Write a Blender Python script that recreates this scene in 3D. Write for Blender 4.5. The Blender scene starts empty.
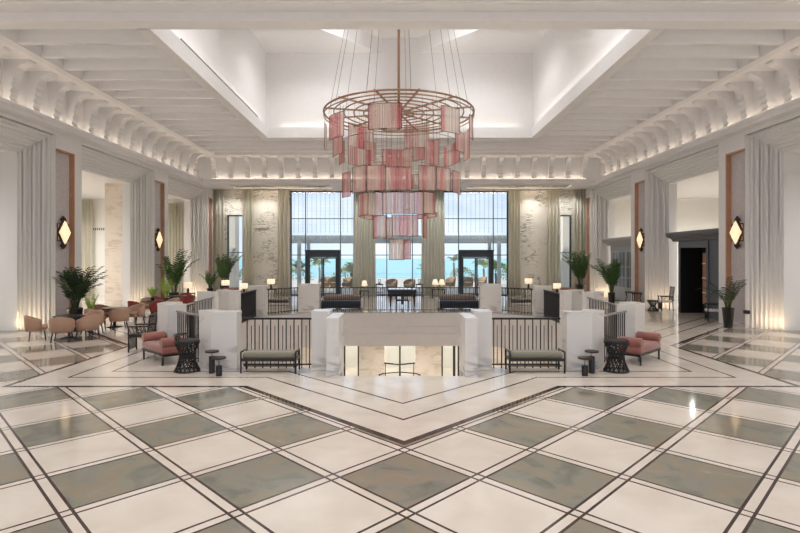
import bpy, math, random
from mathutils import Vector, Matrix
from mathutils.geometry import tessellate_polygon
random.seed(7)
PI = math.pi
sc = bpy.context.scene
C = sc.collection
R = math.radians

# ------------------------------------------------------------------ materials
class S:
    """a shader value; arithmetic makes Math nodes"""
    def __init__(s, nt, sock): s.nt, s.k = nt, sock
    def _op(s, op, *a):
        n = s.nt.nodes.new('ShaderNodeMath'); n.operation = op
        for i, v in enumerate((s,) + a):
            if isinstance(v, S): s.nt.links.new(v.k, n.inputs[i])
            else: n.inputs[i].default_value = v
        return S(s.nt, n.outputs[0])
    def __add__(s, o): return s._op('ADD', o)
    def __sub__(s, o): return s._op('SUBTRACT', o)
    def __mul__(s, o): return s._op('MULTIPLY', o)
    def __truediv__(s, o): return s._op('DIVIDE', o)
    def abs(s): return s._op('ABSOLUTE')
    def floor(s): return s._op('FLOOR')
    def fract(s): return s._op('FRACT')
    def max(s, o): return s._op('MAXIMUM', o)
    def min(s, o): return s._op('MINIMUM', o)
    def lt(s, o): return s._op('LESS_THAN', o)
    def gt(s, o): return s._op('GREATER_THAN', o)

def lin(c):
    return tuple(((v/255/12.92) if v/255 <= .04045 else ((v/255+.055)/1.055)**2.4) for v in c)

def newmat(name):
    m = bpy.data.materials.new(name); m.use_nodes = True
    nt = m.node_tree
    return m, nt, nt.nodes['Principled BSDF']

def mat(name, rgb, rough=.5, metal=0, var=0, scale=4, spec=.5, bump=0, bscale=60, alpha=1, stretch=None, sheen=0):
    m, nt, b = newmat(name)
    c = lin(rgb)
    b.inputs['Base Color'].default_value = (*c, 1)
    b.inputs['Roughness'].default_value = rough
    b.inputs['Metallic'].default_value = metal
    b.inputs['Specular IOR Level'].default_value = spec
    if sheen: b.inputs['Sheen Weight'].default_value = sheen
    tc = nt.nodes.new('ShaderNodeTexCoord')
    vec = tc.outputs['Object']
    if stretch:
        mp = nt.nodes.new('ShaderNodeMapping'); mp.inputs['Scale'].default_value = stretch
        nt.links.new(vec, mp.inputs[0]); vec = mp.outputs[0]
    if var:
        n = nt.nodes.new('ShaderNodeTexNoise'); n.inputs['Scale'].default_value = scale; n.inputs['Detail'].default_value = 4
        nt.links.new(vec, n.inputs['Vector'])
        r = nt.nodes.new('ShaderNodeValToRGB')
        r.color_ramp.elements[0].position = .3; r.color_ramp.elements[1].position = .7
        r.color_ramp.elements[0].color = (*[x*(1-var) for x in c], 1)
        r.color_ramp.elements[1].color = (*[min(1, x*(1+var*.6)) for x in c], 1)
        nt.links.new(n.outputs[0], r.inputs[0]); nt.links.new(r.outputs[0], b.inputs['Base Color'])
    if bump:
        n = nt.nodes.new('ShaderNodeTexNoise'); n.inputs['Scale'].default_value = bscale
        nt.links.new(vec, n.inputs['Vector'])
        bp = nt.nodes.new('ShaderNodeBump'); bp.inputs['Strength'].default_value = bump; bp.inputs['Distance'].default_value = .02
        nt.links.new(n.outputs[0], bp.inputs['Height']); nt.links.new(bp.outputs[0], b.inputs['Normal'])
    return m

def emit(name, rgb, strength):
    m, nt, b = newmat(name)
    b.inputs['Base Color'].default_value = (*lin(rgb), 1)
    b.inputs['Emission Color'].default_value = (*lin(rgb), 1)
    b.inputs['Emission Strength'].default_value = strength
    return m

def marble(name, base, vein, scale=.9, rough=.25, amount=.06, rot=.6):
    m, nt, b = newmat(name)
    tc = nt.nodes.new('ShaderNodeTexCoord')
    mp = nt.nodes.new('ShaderNodeMapping'); mp.inputs['Rotation'].default_value = (0, rot, .3); mp.inputs['Scale'].default_value = (.7, .7, 2.6)
    nt.links.new(tc.outputs['Object'], mp.inputs[0])
    n = nt.nodes.new('ShaderNodeTexNoise'); n.inputs['Scale'].default_value = scale; n.inputs['Detail'].default_value = 7; n.inputs['Distortion'].default_value = .6
    nt.links.new(mp.outputs[0], n.inputs['Vector'])
    v = ((S(nt, n.outputs[0]) - .5).abs() / amount).min(1.0)
    n2 = nt.nodes.new('ShaderNodeTexNoise'); n2.inputs['Scale'].default_value = 1.1
    nt.links.new(tc.outputs['Object'], n2.inputs['Vector'])
    gate = ((S(nt, n2.outputs[0]) - .42) * 6).max(0.0).min(1.0)
    k = (v * -1 + 1.0) * gate
    mx = nt.nodes.new('ShaderNodeMix'); mx.data_type = 'RGBA'
    mx.inputs[6].default_value = (*lin(base), 1); mx.inputs[7].default_value = (*lin(vein), 1)
    nt.links.new(k.k, mx.inputs[0]); nt.links.new(mx.outputs[2], b.inputs['Base Color'])
    b.inputs['Roughness'].default_value = rough
    return m

def floor_mat():
    m, nt, b = newmat('inlaid marble floor')
    g = nt.nodes.new('ShaderNodeNewGeometry'); sp = nt.nodes.new('ShaderNodeSeparateXYZ')
    nt.links.new(g.outputs['Position'], sp.inputs[0])
    X, Y = S(nt, sp.outputs[0]), S(nt, sp.outputs[1])
    ax = X.abs()
    P, Y0 = 1.6, 6.44
    u = (X + Y - Y0) / P; v = (Y - X - Y0) / P
    du = ((u + .5).fract() - .5).abs() * (P / math.sqrt(2)); dv = ((v + .5).fract() - .5).abs() * (P / math.sqrt(2))
    d = du.min(dv)
    line = (du - .058).abs().lt(.015).max((dv - .058).abs().lt(.015))
    strip = d.lt(.058)
    par = ((u.floor() + v.floor()) / 2).fract().lt(.25)
    def outline(front, side, diag):
        dg = (Y - ax - diag) / math.sqrt(2)
        return (Y - front).max(dg).min((ax * -1 + side).max(dg))
    s1, s2, s3 = outline(9.62, 7.42, 6.68), outline(10.36, 6.7, 7.65), outline(10.9, 6.12, 8.5)
    inside = s1.gt(0.0)
    green = par * (strip * -1 + 1.0) * (inside * -1 + 1.0)
    dark = (line * (inside * -1 + 1.0)).max(s1.abs().lt(.055)).max(s2.abs().lt(.024)).max(s3.abs().lt(.024))
    def noise(sc_, det, dist=0):
        n = nt.nodes.new('ShaderNodeTexNoise'); n.inputs['Scale'].default_value = sc_; n.inputs['Detail'].default_value = det; n.inputs['Distortion'].default_value = dist
        nt.links.new(g.outputs['Position'], n.inputs['Vector']); return n.outputs[0]
    def ramp(src, stops):
        r = nt.nodes.new('ShaderNodeValToRGB'); e = r.color_ramp.elements
        while len(e) < len(stops): e.new(.5)
        for q, (p, c) in zip(e, stops): q.position = p; q.color = (*lin(c), 1)
        nt.links.new(src, r.inputs[0]); return r.outputs[0]
    cream = ramp(noise(1.6, 6, .5), [(.3, (208, 195, 181)), (.5, (216, 204, 191)), (.7, (223, 212, 201))])
    grn = ramp(noise(1.7, 10, 1.2), [(.3, (112, 112, 100)), (.46, (134, 131, 119)), (.58, (142, 130, 110)), (.66, (140, 136, 124)), (.78, (160, 155, 142))])
    def mix(f, a, c):
        mx = nt.nodes.new('ShaderNodeMix'); mx.data_type = 'RGBA'
        nt.links.new(f, mx.inputs[0])
        for i, q in ((6, a), (7, c)):
            if isinstance(q, tuple): mx.inputs[i].default_value = (*lin(q), 1)
            else: nt.links.new(q, mx.inputs[i])
        return mx.outputs[2]
    col = mix(dark.k, mix(green.k, cream, grn), (66, 50, 44))
    nt.links.new(col, b.inputs['Base Color'])
    b.inputs['Roughness'].default_value = .08
    b.inputs['Specular IOR Level'].default_value = .5
    return m

def thread_mat():
    m, nt, b = newmat('pink thread')
    tc = nt.nodes.new('ShaderNodeTexCoord'); oi = nt.nodes.new('ShaderNodeObjectInfo')
    sp = nt.nodes.new('ShaderNodeSeparateXYZ'); nt.links.new(tc.outputs['Object'], sp.inputs[0])
    cb = nt.nodes.new('ShaderNodeCombineXYZ')
    nt.links.new((S(nt, sp.outputs[0]) * 1.0).k, cb.inputs[0]); nt.links.new((S(nt, oi.outputs['Random']) * 37.0).k, cb.inputs[1])
    n = nt.nodes.new('ShaderNodeTexNoise'); n.inputs['Scale'].default_value = 2.4; n.inputs['Detail'].default_value = 1
    nt.links.new(cb.outputs[0], n.inputs['Vector'])
    r = nt.nodes.new('ShaderNodeValToRGB'); e = r.color_ramp.elements
    e[0].position = .3; e[0].color = (*lin((220, 130, 138)), 1)
    e[1].position = .64; e[1].color = (*lin((246, 236, 228)), 1)
    q = e.new(.41); q.color = (*lin((228, 160, 160)), 1)
    q = e.new(.5); q.color = (*lin((238, 204, 196)), 1)
    nt.links.new(n.outputs[0], r.inputs[0]); nt.links.new(r.outputs[0], b.inputs['Base Color'])
    b.inputs['Roughness'].default_value = .6
    # threads: fine vertical gaps
    cb2 = nt.nodes.new('ShaderNodeCombineXYZ'); nt.links.new((S(nt, sp.outputs[0]) * 40.0).k, cb2.inputs[0]); nt.links.new((S(nt, oi.outputs['Random']) * 11.0).k, cb2.inputs[1])
    n2 = nt.nodes.new('ShaderNodeTexNoise'); n2.inputs['Scale'].default_value = 1.0; n2.inputs['Detail'].default_value = 2
    nt.links.new(cb2.outputs[0], n2.inputs['Vector'])
    tr = nt.nodes.new('ShaderNodeBsdfTransparent'); tl = nt.nodes.new('ShaderNodeBsdfTranslucent')
    nt.links.new(r.outputs[0], tl.inputs[0])
    m1 = nt.nodes.new('ShaderNodeMixShader'); m1.inputs[0].default_value = .55
    nt.links.new(b.outputs[0], m1.inputs[1]); nt.links.new(tl.outputs[0], m1.inputs[2])
    m2 = nt.nodes.new('ShaderNodeMixShader')
    f = ((S(nt, n2.outputs[0]) - .5) * 3.0 + .56).max(.25).min(.85)
    nt.links.new(f.k, m2.inputs[0]); nt.links.new(tr.outputs[0], m2.inputs[1]); nt.links.new(m1.outputs[0], m2.inputs[2])
    nt.links.new(m2.outputs[0], nt.nodes['Material Output'].inputs[0])
    return m

def glass_mat(name='window glass', tint=(245, 250, 252), gloss=.06):
    m, nt, b = newmat(name)
    tr = nt.nodes.new('ShaderNodeBsdfTransparent'); tr.inputs[0].default_value = (*lin(tint), 1)
    gl = nt.nodes.new('ShaderNodeBsdfGlossy'); gl.inputs['Roughness'].default_value = .02
    mx = nt.nodes.new('ShaderNodeMixShader'); mx.inputs[0].default_value = gloss
    nt.links.new(tr.outputs[0], mx.inputs[1]); nt.links.new(gl.outputs[0], mx.inputs[2])
    nt.links.new(mx.outputs[0], nt.nodes['Material Output'].inputs[0])
    return m

def cloth(name, rgb, tl_f):
    m = mat(name, rgb, .85, var=.05, sheen=.3); nt = m.node_tree; b = nt.nodes['Principled BSDF']
    tl = nt.nodes.new('ShaderNodeBsdfTranslucent'); tl.inputs[0].default_value = (*lin(rgb), 1)
    mx = nt.nodes.new('ShaderNodeMixShader'); mx.inputs[0].default_value = tl_f
    nt.links.new(b.outputs[0], mx.inputs[1]); nt.links.new(tl.outputs[0], mx.inputs[2]); nt.links.new(mx.outputs[0], nt.nodes['Material Output'].inputs[0])
    return m
M = dict(
    plaster=mat('white plaster', (232, 230, 229), .6, var=.02),
    ceiling=mat('ceiling plaster', (241, 239, 238), .7, var=.02),
    fluted=mat('fluted plaster', (232, 230, 228), .55),
    stone=marble('pale grey marble', (222, 218, 214), (176, 172, 170), .8, .22, .05),
    backmarble=marble('white veined marble', (226, 222, 210), (104, 96, 84), 2.6, .25, .042, .7),
    beigemarble=marble('beige marble', (236, 224, 208), (212, 194, 172), 1.2, .25, .08),
    cream=mat('cream wall panel', (236, 233, 226), .6),
    fascia=mat('taupe well fascia', (206, 200, 196), .4, var=.03),
    bronze=mat('bronze', (196, 150, 118), .4, .25, var=.1),
    brass=mat('dull brass rod', (170, 135, 112), .35, .8),
    darkbronze=mat('dark bronze', (70, 52, 44), .4, .6),
    fabricpanel=mat('lilac grey wall fabric', (206, 199, 199), .8, var=.12, scale=14, bump=.4, bscale=40),
    curtain=cloth('taupe curtain cloth', (230, 226, 212), .5),
    black=mat('black lacquer', (26, 24, 25), .3),
    iron=mat('dark iron', (44, 44, 48), .4, .5),
    rattan=mat('black woven rattan', (30, 26, 25), .5),
    handrail=mat('grey steel handrail', (150, 146, 144), .3, .6),
    beige=mat('tan leather', (176, 140, 118), .55, var=.06, scale=6),
    tan=mat('brown leather', (150, 104, 84), .55, var=.06),
    red=mat('wine red leather', (130, 44, 42), .5, var=.08),
    salmon=mat('salmon velvet', (146, 88, 76), .7, var=.1, sheen=.4),
    olive=mat('olive green velvet', (122, 118, 98), .75, var=.06, sheen=.4),
    navy=mat('navy velvet', (26, 32, 50), .7, var=.1, stretch=(8, 1, 1), sheen=.3),
    taupe=mat('taupe upholstery', (150, 132, 122), .8),
    yellow=mat('pale yellow upholstery', (214, 204, 164), .8),
    whitefab=mat('white upholstery', (228, 224, 220), .8),
    leaf=mat('palm leaf', (62, 94, 40), .5, var=.3, scale=3),
    leaf2=mat('bright green leaf', (150, 180, 60), .5, var=.25, scale=5),
    leafdark=mat('dark palm leaf', (40, 62, 34), .5, var=.3, scale=3),
    stem=mat('palm stem', (96, 104, 50), .6),
    trunk=mat('palm trunk', (120, 104, 88), .9, var=.2, scale=10),
    soil=mat('soil', (50, 38, 30), .95),
    kiosk=mat('slate grey timber', (92, 94, 98), .45, var=.05),
    kiosk2=mat('light grey timber', (168, 168, 168), .5),
    wood=mat('warm wood', (170, 116, 78), .5, var=.15, stretch=(1, 1, .2)),
    interior=mat('dark interior', (16, 14, 14), .6),
    leafout=mat('sunlit palm leaf', (140, 150, 84), .6, var=.3, scale=3),
    alu=mat('dark grey window frame', (52, 58, 64), .4, .3),
    mull=mat('grey mullion', (110, 118, 126), .4, .3),
    terrace=mat('terrace paving', (222, 206, 186), .8, var=.06),
    sea=mat('turquoise sea', (170, 208, 205), .9, var=.08, scale=.01, stretch=(.3, 2, 1), spec=.1),
    sand=mat('sand', (232, 214, 186), .9),
    hedge=mat('outdoor shrub', (150, 140, 78), .9, var=.3, scale=3),
    rattanout=mat('honey rattan', (178, 140, 100), .7, var=.15, scale=9),
    pergola=mat('grey pergola timber', (196, 200, 200), .7, var=.1),
    rods=mat('screen beads', (150, 160, 176), .6),
    glass=glass_mat(),
    thread=thread_mat(),
    shade=emit('lamp shade glow', (255, 228, 196), .55),
    sconce=emit('sconce alabaster glow', (255, 226, 184), .6),
    porcelain=mat('white porcelain', (225, 222, 216), .3),
    floor=floor_mat(),
    letter=mat('brown sign letters', (110, 94, 78), .5),
    grille=mat('grille shadow gap', (92, 86, 82), .7),
    outcol=mat('sunlit stucco', (240, 224, 206), .8),
    roof=mat('roof slab', (200, 196, 190), .9),
)

# ------------------------------------------------------------------ mesh helpers
class MB:
    def __init__(s): s.v, s.f, s.sm = [], [], []
    def add(s, v, f, smooth=False):
        o = len(s.v); s.v += [tuple(p) for p in v]
        s.f += [tuple(i+o for i in q) for q in f]; s.sm += [smooth]*len(f); return s
    def box(s, x0, x1, y0, y1, z0, z1):
        if x0 > x1: x0, x1 = x1, x0
        if y0 > y1: y0, y1 = y1, y0
        if z0 > z1: z0, z1 = z1, z0
        v = [(x, y, z) for z in (z0, z1) for y in (y0, y1) for x in (x0, x1)]
        return s.add(v, [(0, 2, 3, 1), (4, 5, 7, 6), (0, 1, 5, 4), (2, 6, 7, 3), (0, 4, 6, 2), (1, 3, 7, 5)])
    def rbox(s, x0, x1, y0, y1, z0, z1, r=.04, n=3):
        """box with rounded vertical and top edges (cushion)"""
        if x0 > x1: x0, x1 = x1, x0
        if y0 > y1: y0, y1 = y1, y0
        r = min(r, (x1-x0)/2.01, (y1-y0)/2.01, (z1-z0)/2.01)
        lv = [(z0, r*.6), (z0+r*.6, 0)] + [(z1-r+r*math.sin(k/n*PI/2), r*(1-math.cos(k/n*PI/2))) for k in range(n+1)]
        rings = []
        for z, ins in lv:
            ring = []
            rr = max(r-ins*.4, .004)
            for cx, cy, a0 in ((x1, y1, 0), (x0, y1, 90), (x0, y0, 180), (x1, y0, 270)):
                sx = 1 if cx == x1 else -1; sy = 1 if cy == y1 else -1
                for k in range(n+1):
                    a = R(a0+90*k/n)
                    ring.append((cx-sx*(rr+ins)+rr*math.cos(a), cy-sy*(rr+ins)+rr*math.sin(a), z))
            rings.append(ring)
        return s.loft(rings, True)
    def loft(s, rings, smooth=True, cap=True, closed=True):
        n = len(rings[0]); v = [p for r_ in rings for p in r_]; f = []
        for a in range(len(rings)-1):
            for k in range(n if closed else n-1):
                k2 = (k+1) % n
                f.append((a*n+k, a*n+k2, (a+1)*n+k2, (a+1)*n+k))
        o = len(s.v); s.add(v, f, smooth)
        if cap:
            s.f.append(tuple(o+k for k in reversed(range(n)))); s.sm.append(False)
            s.f.append(tuple(o+(len(rings)-1)*n+k for k in range(n))); s.sm.append(False)
        return s
    def prism(s, poly, z0, z1):
        a = sum(poly[i][0]*poly[(i+1) % len(poly)][1]-poly[(i+1) % len(poly)][0]*poly[i][1] for i in range(len(poly)))
        if a < 0: poly = poly[::-1]
        n = len(poly)
        v = [(x, y, z0) for x, y in poly]+[(x, y, z1) for x, y in poly]
        return s.add(v, [tuple(range(n))[::-1], tuple(range(n, 2*n))]+[(i, (i+1) % n, n+(i+1) % n, n+i) for i in range(n)])
    def prof(s, pts, fn, a, b):
        """extrude a 2D profile between parameters a and b: fn(p,q,t) -> xyz"""
        n = len(pts)
        v = [fn(p, q, a) for p, q in pts]+[fn(p, q, b) for p, q in pts]
        return s.add(v, [tuple(range(n)), tuple(range(n, 2*n))[::-1]]+[(i, n+i, n+(i+1) % n, (i+1) % n) for i in range(n)])
    def tube(s, p0, p1, r, r1=None, n=8):
        p0, p1 = Vector(p0), Vector(p1); r1 = r if r1 is None else r1
        d = (p1-p0).normalized(); u = d.orthogonal().normalized(); w = d.cross(u)
        return s.loft([[p+(u*math.cos(2*PI*k/n)+w*math.sin(2*PI*k/n))*q for k in range(n)] for p, q in ((p0, r), (p1, r1))])
    def path(s, pts, r, n=8, closed=False):
        pts = [Vector(p) for p in pts]; m = len(pts); rings = []
        for i, p in enumerate(pts):
            d = (pts[(i+1) % m]-pts[i-1]) if closed else (pts[min(i+1, m-1)]-pts[max(i-1, 0)])
            d.normalize(); up = Vector((0, 0, 1)) if abs(d.z) < .9 else Vector((0, 1, 0))
            u = d.cross(up).normalized(); w = u.cross(d)
            q = r[i] if isinstance(r, (list, tuple)) else r
            rings.append([p+(u*math.cos(2*PI*k/n)+w*math.sin(2*PI*k/n))*q for k in range(n)])
        if closed: rings.append(rings[0])
        return s.loft(rings, True, not closed)
    def lathe(s, prof, cx=0, cy=0, n=20, smooth=True):
        return s.loft([[(cx+r*math.cos(2*PI*k/n), cy+r*math.sin(2*PI*k/n), z) for k in range(n)] for r, z in prof], smooth)
    def build(s, name, m, parent=None, loc=None, rz=0):
        me = bpy.data.meshes.new(name); me.from_pydata(s.v, [], s.f)
        me.polygons.foreach_set('use_smooth', s.sm)
        me.materials.append(M[m] if isinstance(m, str) else m); me.update()
        import bmesh
        bm = bmesh.new(); bm.from_mesh(me); bmesh.ops.recalc_face_normals(bm, faces=bm.faces); bm.to_mesh(me); bm.free()
        o = bpy.data.objects.new(name, me); C.objects.link(o)
        if parent: o.parent = parent
        if loc: o.location = loc
        if rz: o.rotation_euler = (0, 0, rz)
        return o

def tag(o, label, cat, group=None):
    o['label'] = label; o['category'] = cat
    if group: o['group'] = group
    return o
def thing(name, label, cat, loc=(0, 0, 0), rz=0, group=None):
    o = bpy.data.objects.new(name, None); C.objects.link(o)
    o.empty_display_size = .1
    o.location = loc; o.rotation_euler = (0, 0, rz)
    return tag(o, label, cat, group)
def struct(mb, name, m):
    o = mb.build(name, m); o['kind'] = 'structure'; return o
def copy_tree(o, loc, rz, label, group=None, parent=None, scale=None):
    kids = [c for c in bpy.data.objects if c.parent == o] if parent is None else list(KIDS.get(o.name, []))
    c = o.copy(); C.objects.link(c)
    if parent is None:
        c.location = loc; c.rotation_euler = (0, 0, rz); c['label'] = label
        if scale: c.scale = scale
        if group: c['group'] = group
        elif 'group' in c.keys(): del c['group']
    else: c.parent = parent
    for k in kids:
        d = k.copy(); C.objects.link(d); d.parent = c
        for g in [q for q in bpy.data.objects if q.parent == k]:
            e = g.copy(); C.objects.link(e); e.parent = d
    return c
KIDS = {}

# ------------------------------------------------------------------ lights
def area(name, loc, rot, sx, sy, power, col=(1, .95, .88), spread=None):
    l = bpy.data.lights.new(name, 'AREA'); l.shape = 'RECTANGLE'; l.size = sx; l.size_y = sy; l.energy = power; l.color = col
    if spread: l.spread = R(spread)
    o = bpy.data.objects.new(name, l); C.objects.link(o); o.location = loc; o.rotation_euler = rot; return o
def spot(name, loc, power, angle=150, blend=1, rot=(0, 0, 0), col=(.99, .985, .975), rad=.08):
    l = bpy.data.lights.new(name, 'SPOT'); l.energy = power; l.spot_size = R(angle); l.spot_blend = blend; l.color = col; l.shadow_soft_size = rad
    o = bpy.data.objects.new(name, l); C.objects.link(o); o.location = loc; o.rotation_euler = rot; return o

# ------------------------------------------------------------------ dimensions (metres)
XW, YB = 11.85, 33.0           # side walls, window wall
ZC = 8.32                      # underside of the ceiling beams
ZS, ZL = 6.77, 7.0             # soffit over the wall heads, top of the cornice ledge
PORT = [(12.1, 17.72), (19.16, 24.93), (26.37, 31.93)]   # portals along each side wall
NICHE = [(17.72, 18.75), (24.93, 25.96), (32.0, 32.6)]

# ------------------------------------------------------------------ floor with the stair well
well = [(-1.27, 10.47), (1.27, 10.47), (1.27, 11.32), (3.9, 11.32), (5.85, 13.27), (5.85, 20.9), (3.95, 22.72), (-3.95, 22.72), (-5.85, 20.9), (-5.85, 13.27), (-3.9, 11.32), (-1.27, 11.32)]
outer = [(-21.5, -8), (21.5, -8), (21.5, 33.2), (-21.5, 33.2)]
tri = tessellate_polygon([[Vector((x, y, 0)) for x, y in outer], [Vector((x, y, 0)) for x, y in well]])
fl = MB(); allp = outer+well
fl.add([(x, y, 0) for x, y in allp], [tuple(t) for t in tri])
floor = struct(fl, 'floor', 'floor')
if floor.data.polygons[0].normal.z < 0: floor.data.flip_normals()
# well fascia, an apron round the opening
fa = MB()
def ring_wall(mb, poly, t, z0, z1):
    n = len(poly)
    for i in range(n):
        a, b = Vector(poly[i]), Vector(poly[(i+1) % n]); d = (b-a).normalized(); nn = Vector((d.y, -d.x))
        mb.prism([tuple(a), tuple(b), tuple(b+nn*t+d*t*.4), tuple(a+nn*t-d*t*.4)], z0, z1)
oct_ = [(1.27, 11.32), (3.9, 11.32), (5.85, 13.27), (5.85, 20.9), (3.95, 22.72), (-3.95, 22.72), (-5.85, 20.9), (-5.85, 13.27), (-3.9, 11.32), (-1.27, 11.32)]
for i in range(len(oct_)-1):
    a, b = Vector(oct_[i]), Vector(oct_[i+1]); d = (b-a).normalized(); nn = Vector((d.y, -d.x))
    for z0, z1, o in ((-.02-.6, -.02, 0), (-.93, -.62, -.03), (-1.47, -.93, -.06)):
        fa.prism([tuple(a+nn*o), tuple(b+nn*o), tuple(b+nn*.35), tuple(a+nn*.35)], z0, z1)
struct(fa, 'trim_1', 'fascia')
# slab underside
sl = MB()
for (x0, x1, y0, y1) in ((-12, -6.2, 8, 33), (6.2, 12, 8, 33), (-6.2, 6.2, 23.05, 33), (-6.2, -1.3, 8, 11), (1.3, 6.2, 8, 11), (-1.3, 1.3, 8, 10.4)):
    sl.box(x0, x1, y0, y1, -1.4, -.05)
struct(sl, 'ceiling_lower', 'plaster')
# lower level
lf = MB().box(-12, 12, 8, 34, -4.8, -4.7); struct(lf, 'floor_lower', mat('lower floor marble', (226, 214, 198), .2))
lw = MB()
for x0, x1 in ((-12, -3.25), (-2.35, -.86), (.92, 2.45), (3.5, 12)): lw.box(x0, x1, 30, 30.3, -4.7, -1.4)
lw.box(-12, 12, 30, 30.3, -1.75, -1.4)
struct(lw, 'wall_lower_back', 'beigemarble')
struct(MB().box(-9.3, -9, 8, 30, -4.7, -1.4), 'wall_lower_left', 'plaster')
struct(MB().box(9, 9.3, 8, 30, -4.7, -1.4), 'wall_lower_right', 'plaster')
struct(MB().box(-9.3, 9.3, 7.7, 8, -4.7, -1.4), 'wall_lower_front', 'plaster')
struct(MB().box(-9, 9, 33.4, 33.6, -4.7, -1.4), 'wall_lower_corridor', 'cream')
for q, (x0, x1) in enumerate(((-3.25, -2.35), (-.86, .92), (2.45, 3.5))):
    d = bpy.data.objects.new('door_%d' % (q+3), None); C.objects.link(d); d['kind'] = 'structure'; d.location = ((x0+x1)/2, 30.1, -4.7)
    w = (x1-x0)/2
    f = MB()
    if q != 1:
        f.box(-w, -w+.09, 0, .1, 0, 2.9).box(w-.09, w, 0, .1, 0, 2.9).box(-w, w, 0, .1, 2.82, 2.95)
        if q == 2: f.box(.16, .3, 0, .1, 0, 2.9)
    else:
        f.box(-.05, .05, 0, .1, 0, 2.9).box(-w, w, 0, .1, 2.86, 2.95)
    f.build('door_frame', 'black', d)
    MB().box(-w+.05, w-.05, .04, .06, 0, 2.85).build('pane', 'glass', d)
# stairs down
st = MB()
for k in range(16):
    st.box(-1.27, 1.27, 10.47+.3*k, 10.47+.3*(k+1)+.02, -.17*(k+1)-.25, -.17*(k+1))
so = st.build('staircase', 'stone'); tag(so, 'pale marble staircase going down through the front gap of the well', 'stairs')
for s_, nm in ((-1, 'left'), (1, 'right')):
    o = thing('stair_handrail', 'black sloping handrail on the %s half of the lower landing' % nm, 'handrail')
    MB().path([(s_*.75, 25.4, -2.78), (s_*.03, 25.9, -2.96)], .035).build('top_rail', 'black', o)
    MB().path([(s_*1.0, 25.3, -3.36), (s_*.85, 25.4, -3.3), (s_*.03, 25.9, -3.34)], .03).build('lower_rail', 'black', o)
    for px, py, pz in ((.7, 25.43, -2.79), (1.0, 25.3, -3.3)): MB().box(s_*px-.02, s_*px+.02, py-.02, py+.02, -4.7, pz).build('post', 'black', o)

# ------------------------------------------------------------------ side walls
def mir(s, x): return s*x
tn = 2
for s, side in ((-1, 'left'), (1, 'right')):
    w = MB()
    def bx(x0, x1, y0, y1, z0, z1): w.box(s*x0, s*x1, y0, y1, z0, z1)
    bx(XW, XW+1.2, -8, 12.1, 0, ZS)
    for (a, b), (n0, n1) in zip(PORT, NICHE):
        bx(XW, XW+1.2, a, b, 6.63, ZS)                      # over the portal
        bx(XW+.2, XW+1.2, n0, n1, 0, 6.18)                   # niche back
        bx(XW, XW+1.2, n0, n1, 6.18, ZS)
    bx(XW, XW+1.2, 18.75, 19.16, 0, ZS); bx(XW, XW+1.2, 25.96, 26.37, 0, ZS)
    bx(XW, XW+1.2, 31.93, 32.0, 0, ZS); bx(XW, XW+1.2, 32.6, 33, 0, ZS)
    bx(XW, XW+1.2, -8, 33, ZS, 9)                             # frieze
    struct(w, 'wall_'+side, 'plaster')
    # cornice ledge with a cove behind its lip
    led = MB()
    led.box(s*11.53, s*XW, -8, 30.1, ZS+.01, ZS+.1).box(s*11.5, s*11.56, -8, 30.1, ZS, ZL).box(s*11.46, s*11.52, -8, 30.1, ZS+.14, ZL+.02)
    struct(led, 'trim_%d' % tn, 'plaster'); tn += 1
    # stepped portals
    for pi_, (a, b) in enumerate(PORT):
        p = MB(); N = 8
        for i in range(N):
            x0, x1 = XW+.02+.1*i, XW+.02+.1*(i+1)
            g = .08*i
            top = 6.63-.1*i
            dz = 0
            for yj, yo in ((b-.03-g, b+.01), (a+.03+g, a-.01)):
                p.box(s*(x0+.042), s*x1, yj, yo, 0, top)
                sg_ = 1 if yo > yj else -1
                p.box(s*x0, s*(x0+.042), yj+sg_*min(.1, .02+g), yo, 0, top)
            p.box(s*(x0+.042), s*x1, a, b, top, 6.72)
            p.box(s*x0, s*(x0+.042), a, b, top+.09, 6.72)
            if i in (2, 4, 6):                                 # hanging flutes with a pointed tip
                zt = {2: 1.55, 4: 2.43, 6: 3.28}[i]
                yq = b-.03-g
                xm = (x0+x1)/2
                p.box(s*(x0+.015), s*(x1-.015), yq-.07, yq, zt, top)
                v = [(s*(x0+.0), yq-.075, zt), (s*xm, yq-.085, zt-.1), (s*(x1), yq-.075, zt), (s*xm, yq-.085, zt+.1), (s*xm, yq-.005, zt)]
                p.add(v, [(0, 1, 3), (1, 2, 3), (0, 4, 1), (1, 4, 2), (2, 4, 3), (3, 4, 0)])
                p.box(s*(x0+.015), s*(x1-.015), a+.03+g, a+.1+g, zt, top)
        p.box(s*(XW+.02+.1*N), s*(XW+1.2), b-.62-.08, b, 0, 5.9).box(s*(XW+.02+.1*N), s*(XW+1.2), a, a+.7, 0, 5.9)
        p.box(s*(XW+.02+.1*N), s*(XW+1.2), a, b, 5.9, 6.6)
        if pi_ == 0: p.box(s*13.0, s*14.6, b-.68, b, 0, 5.9)
        struct(p, 'trim_%d' % tn, 'fluted'); tn += 1
        area('portal_uplight', (s*(XW+.38), b-.82, .04), (R(168), 0, 0), .62, .04, 6, (1, .74, .46))
    # side lounge
    out = MB().box(s*21, s*21.3, -8, 33, 0, 6.5); struct(out, 'wall_lounge_'+side, 'cream')
    c = MB().box(s*13, s*21.3, -8, 33, 6.2, 6.4)
    struct(c, 'ceiling_lounge_'+side, 'plaster')
    bw = MB().box(s*11.85, s*21.3, 33, 33.3, 0, 6.5); struct(bw, 'wall_lounge_back_'+side, 'cream')

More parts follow.
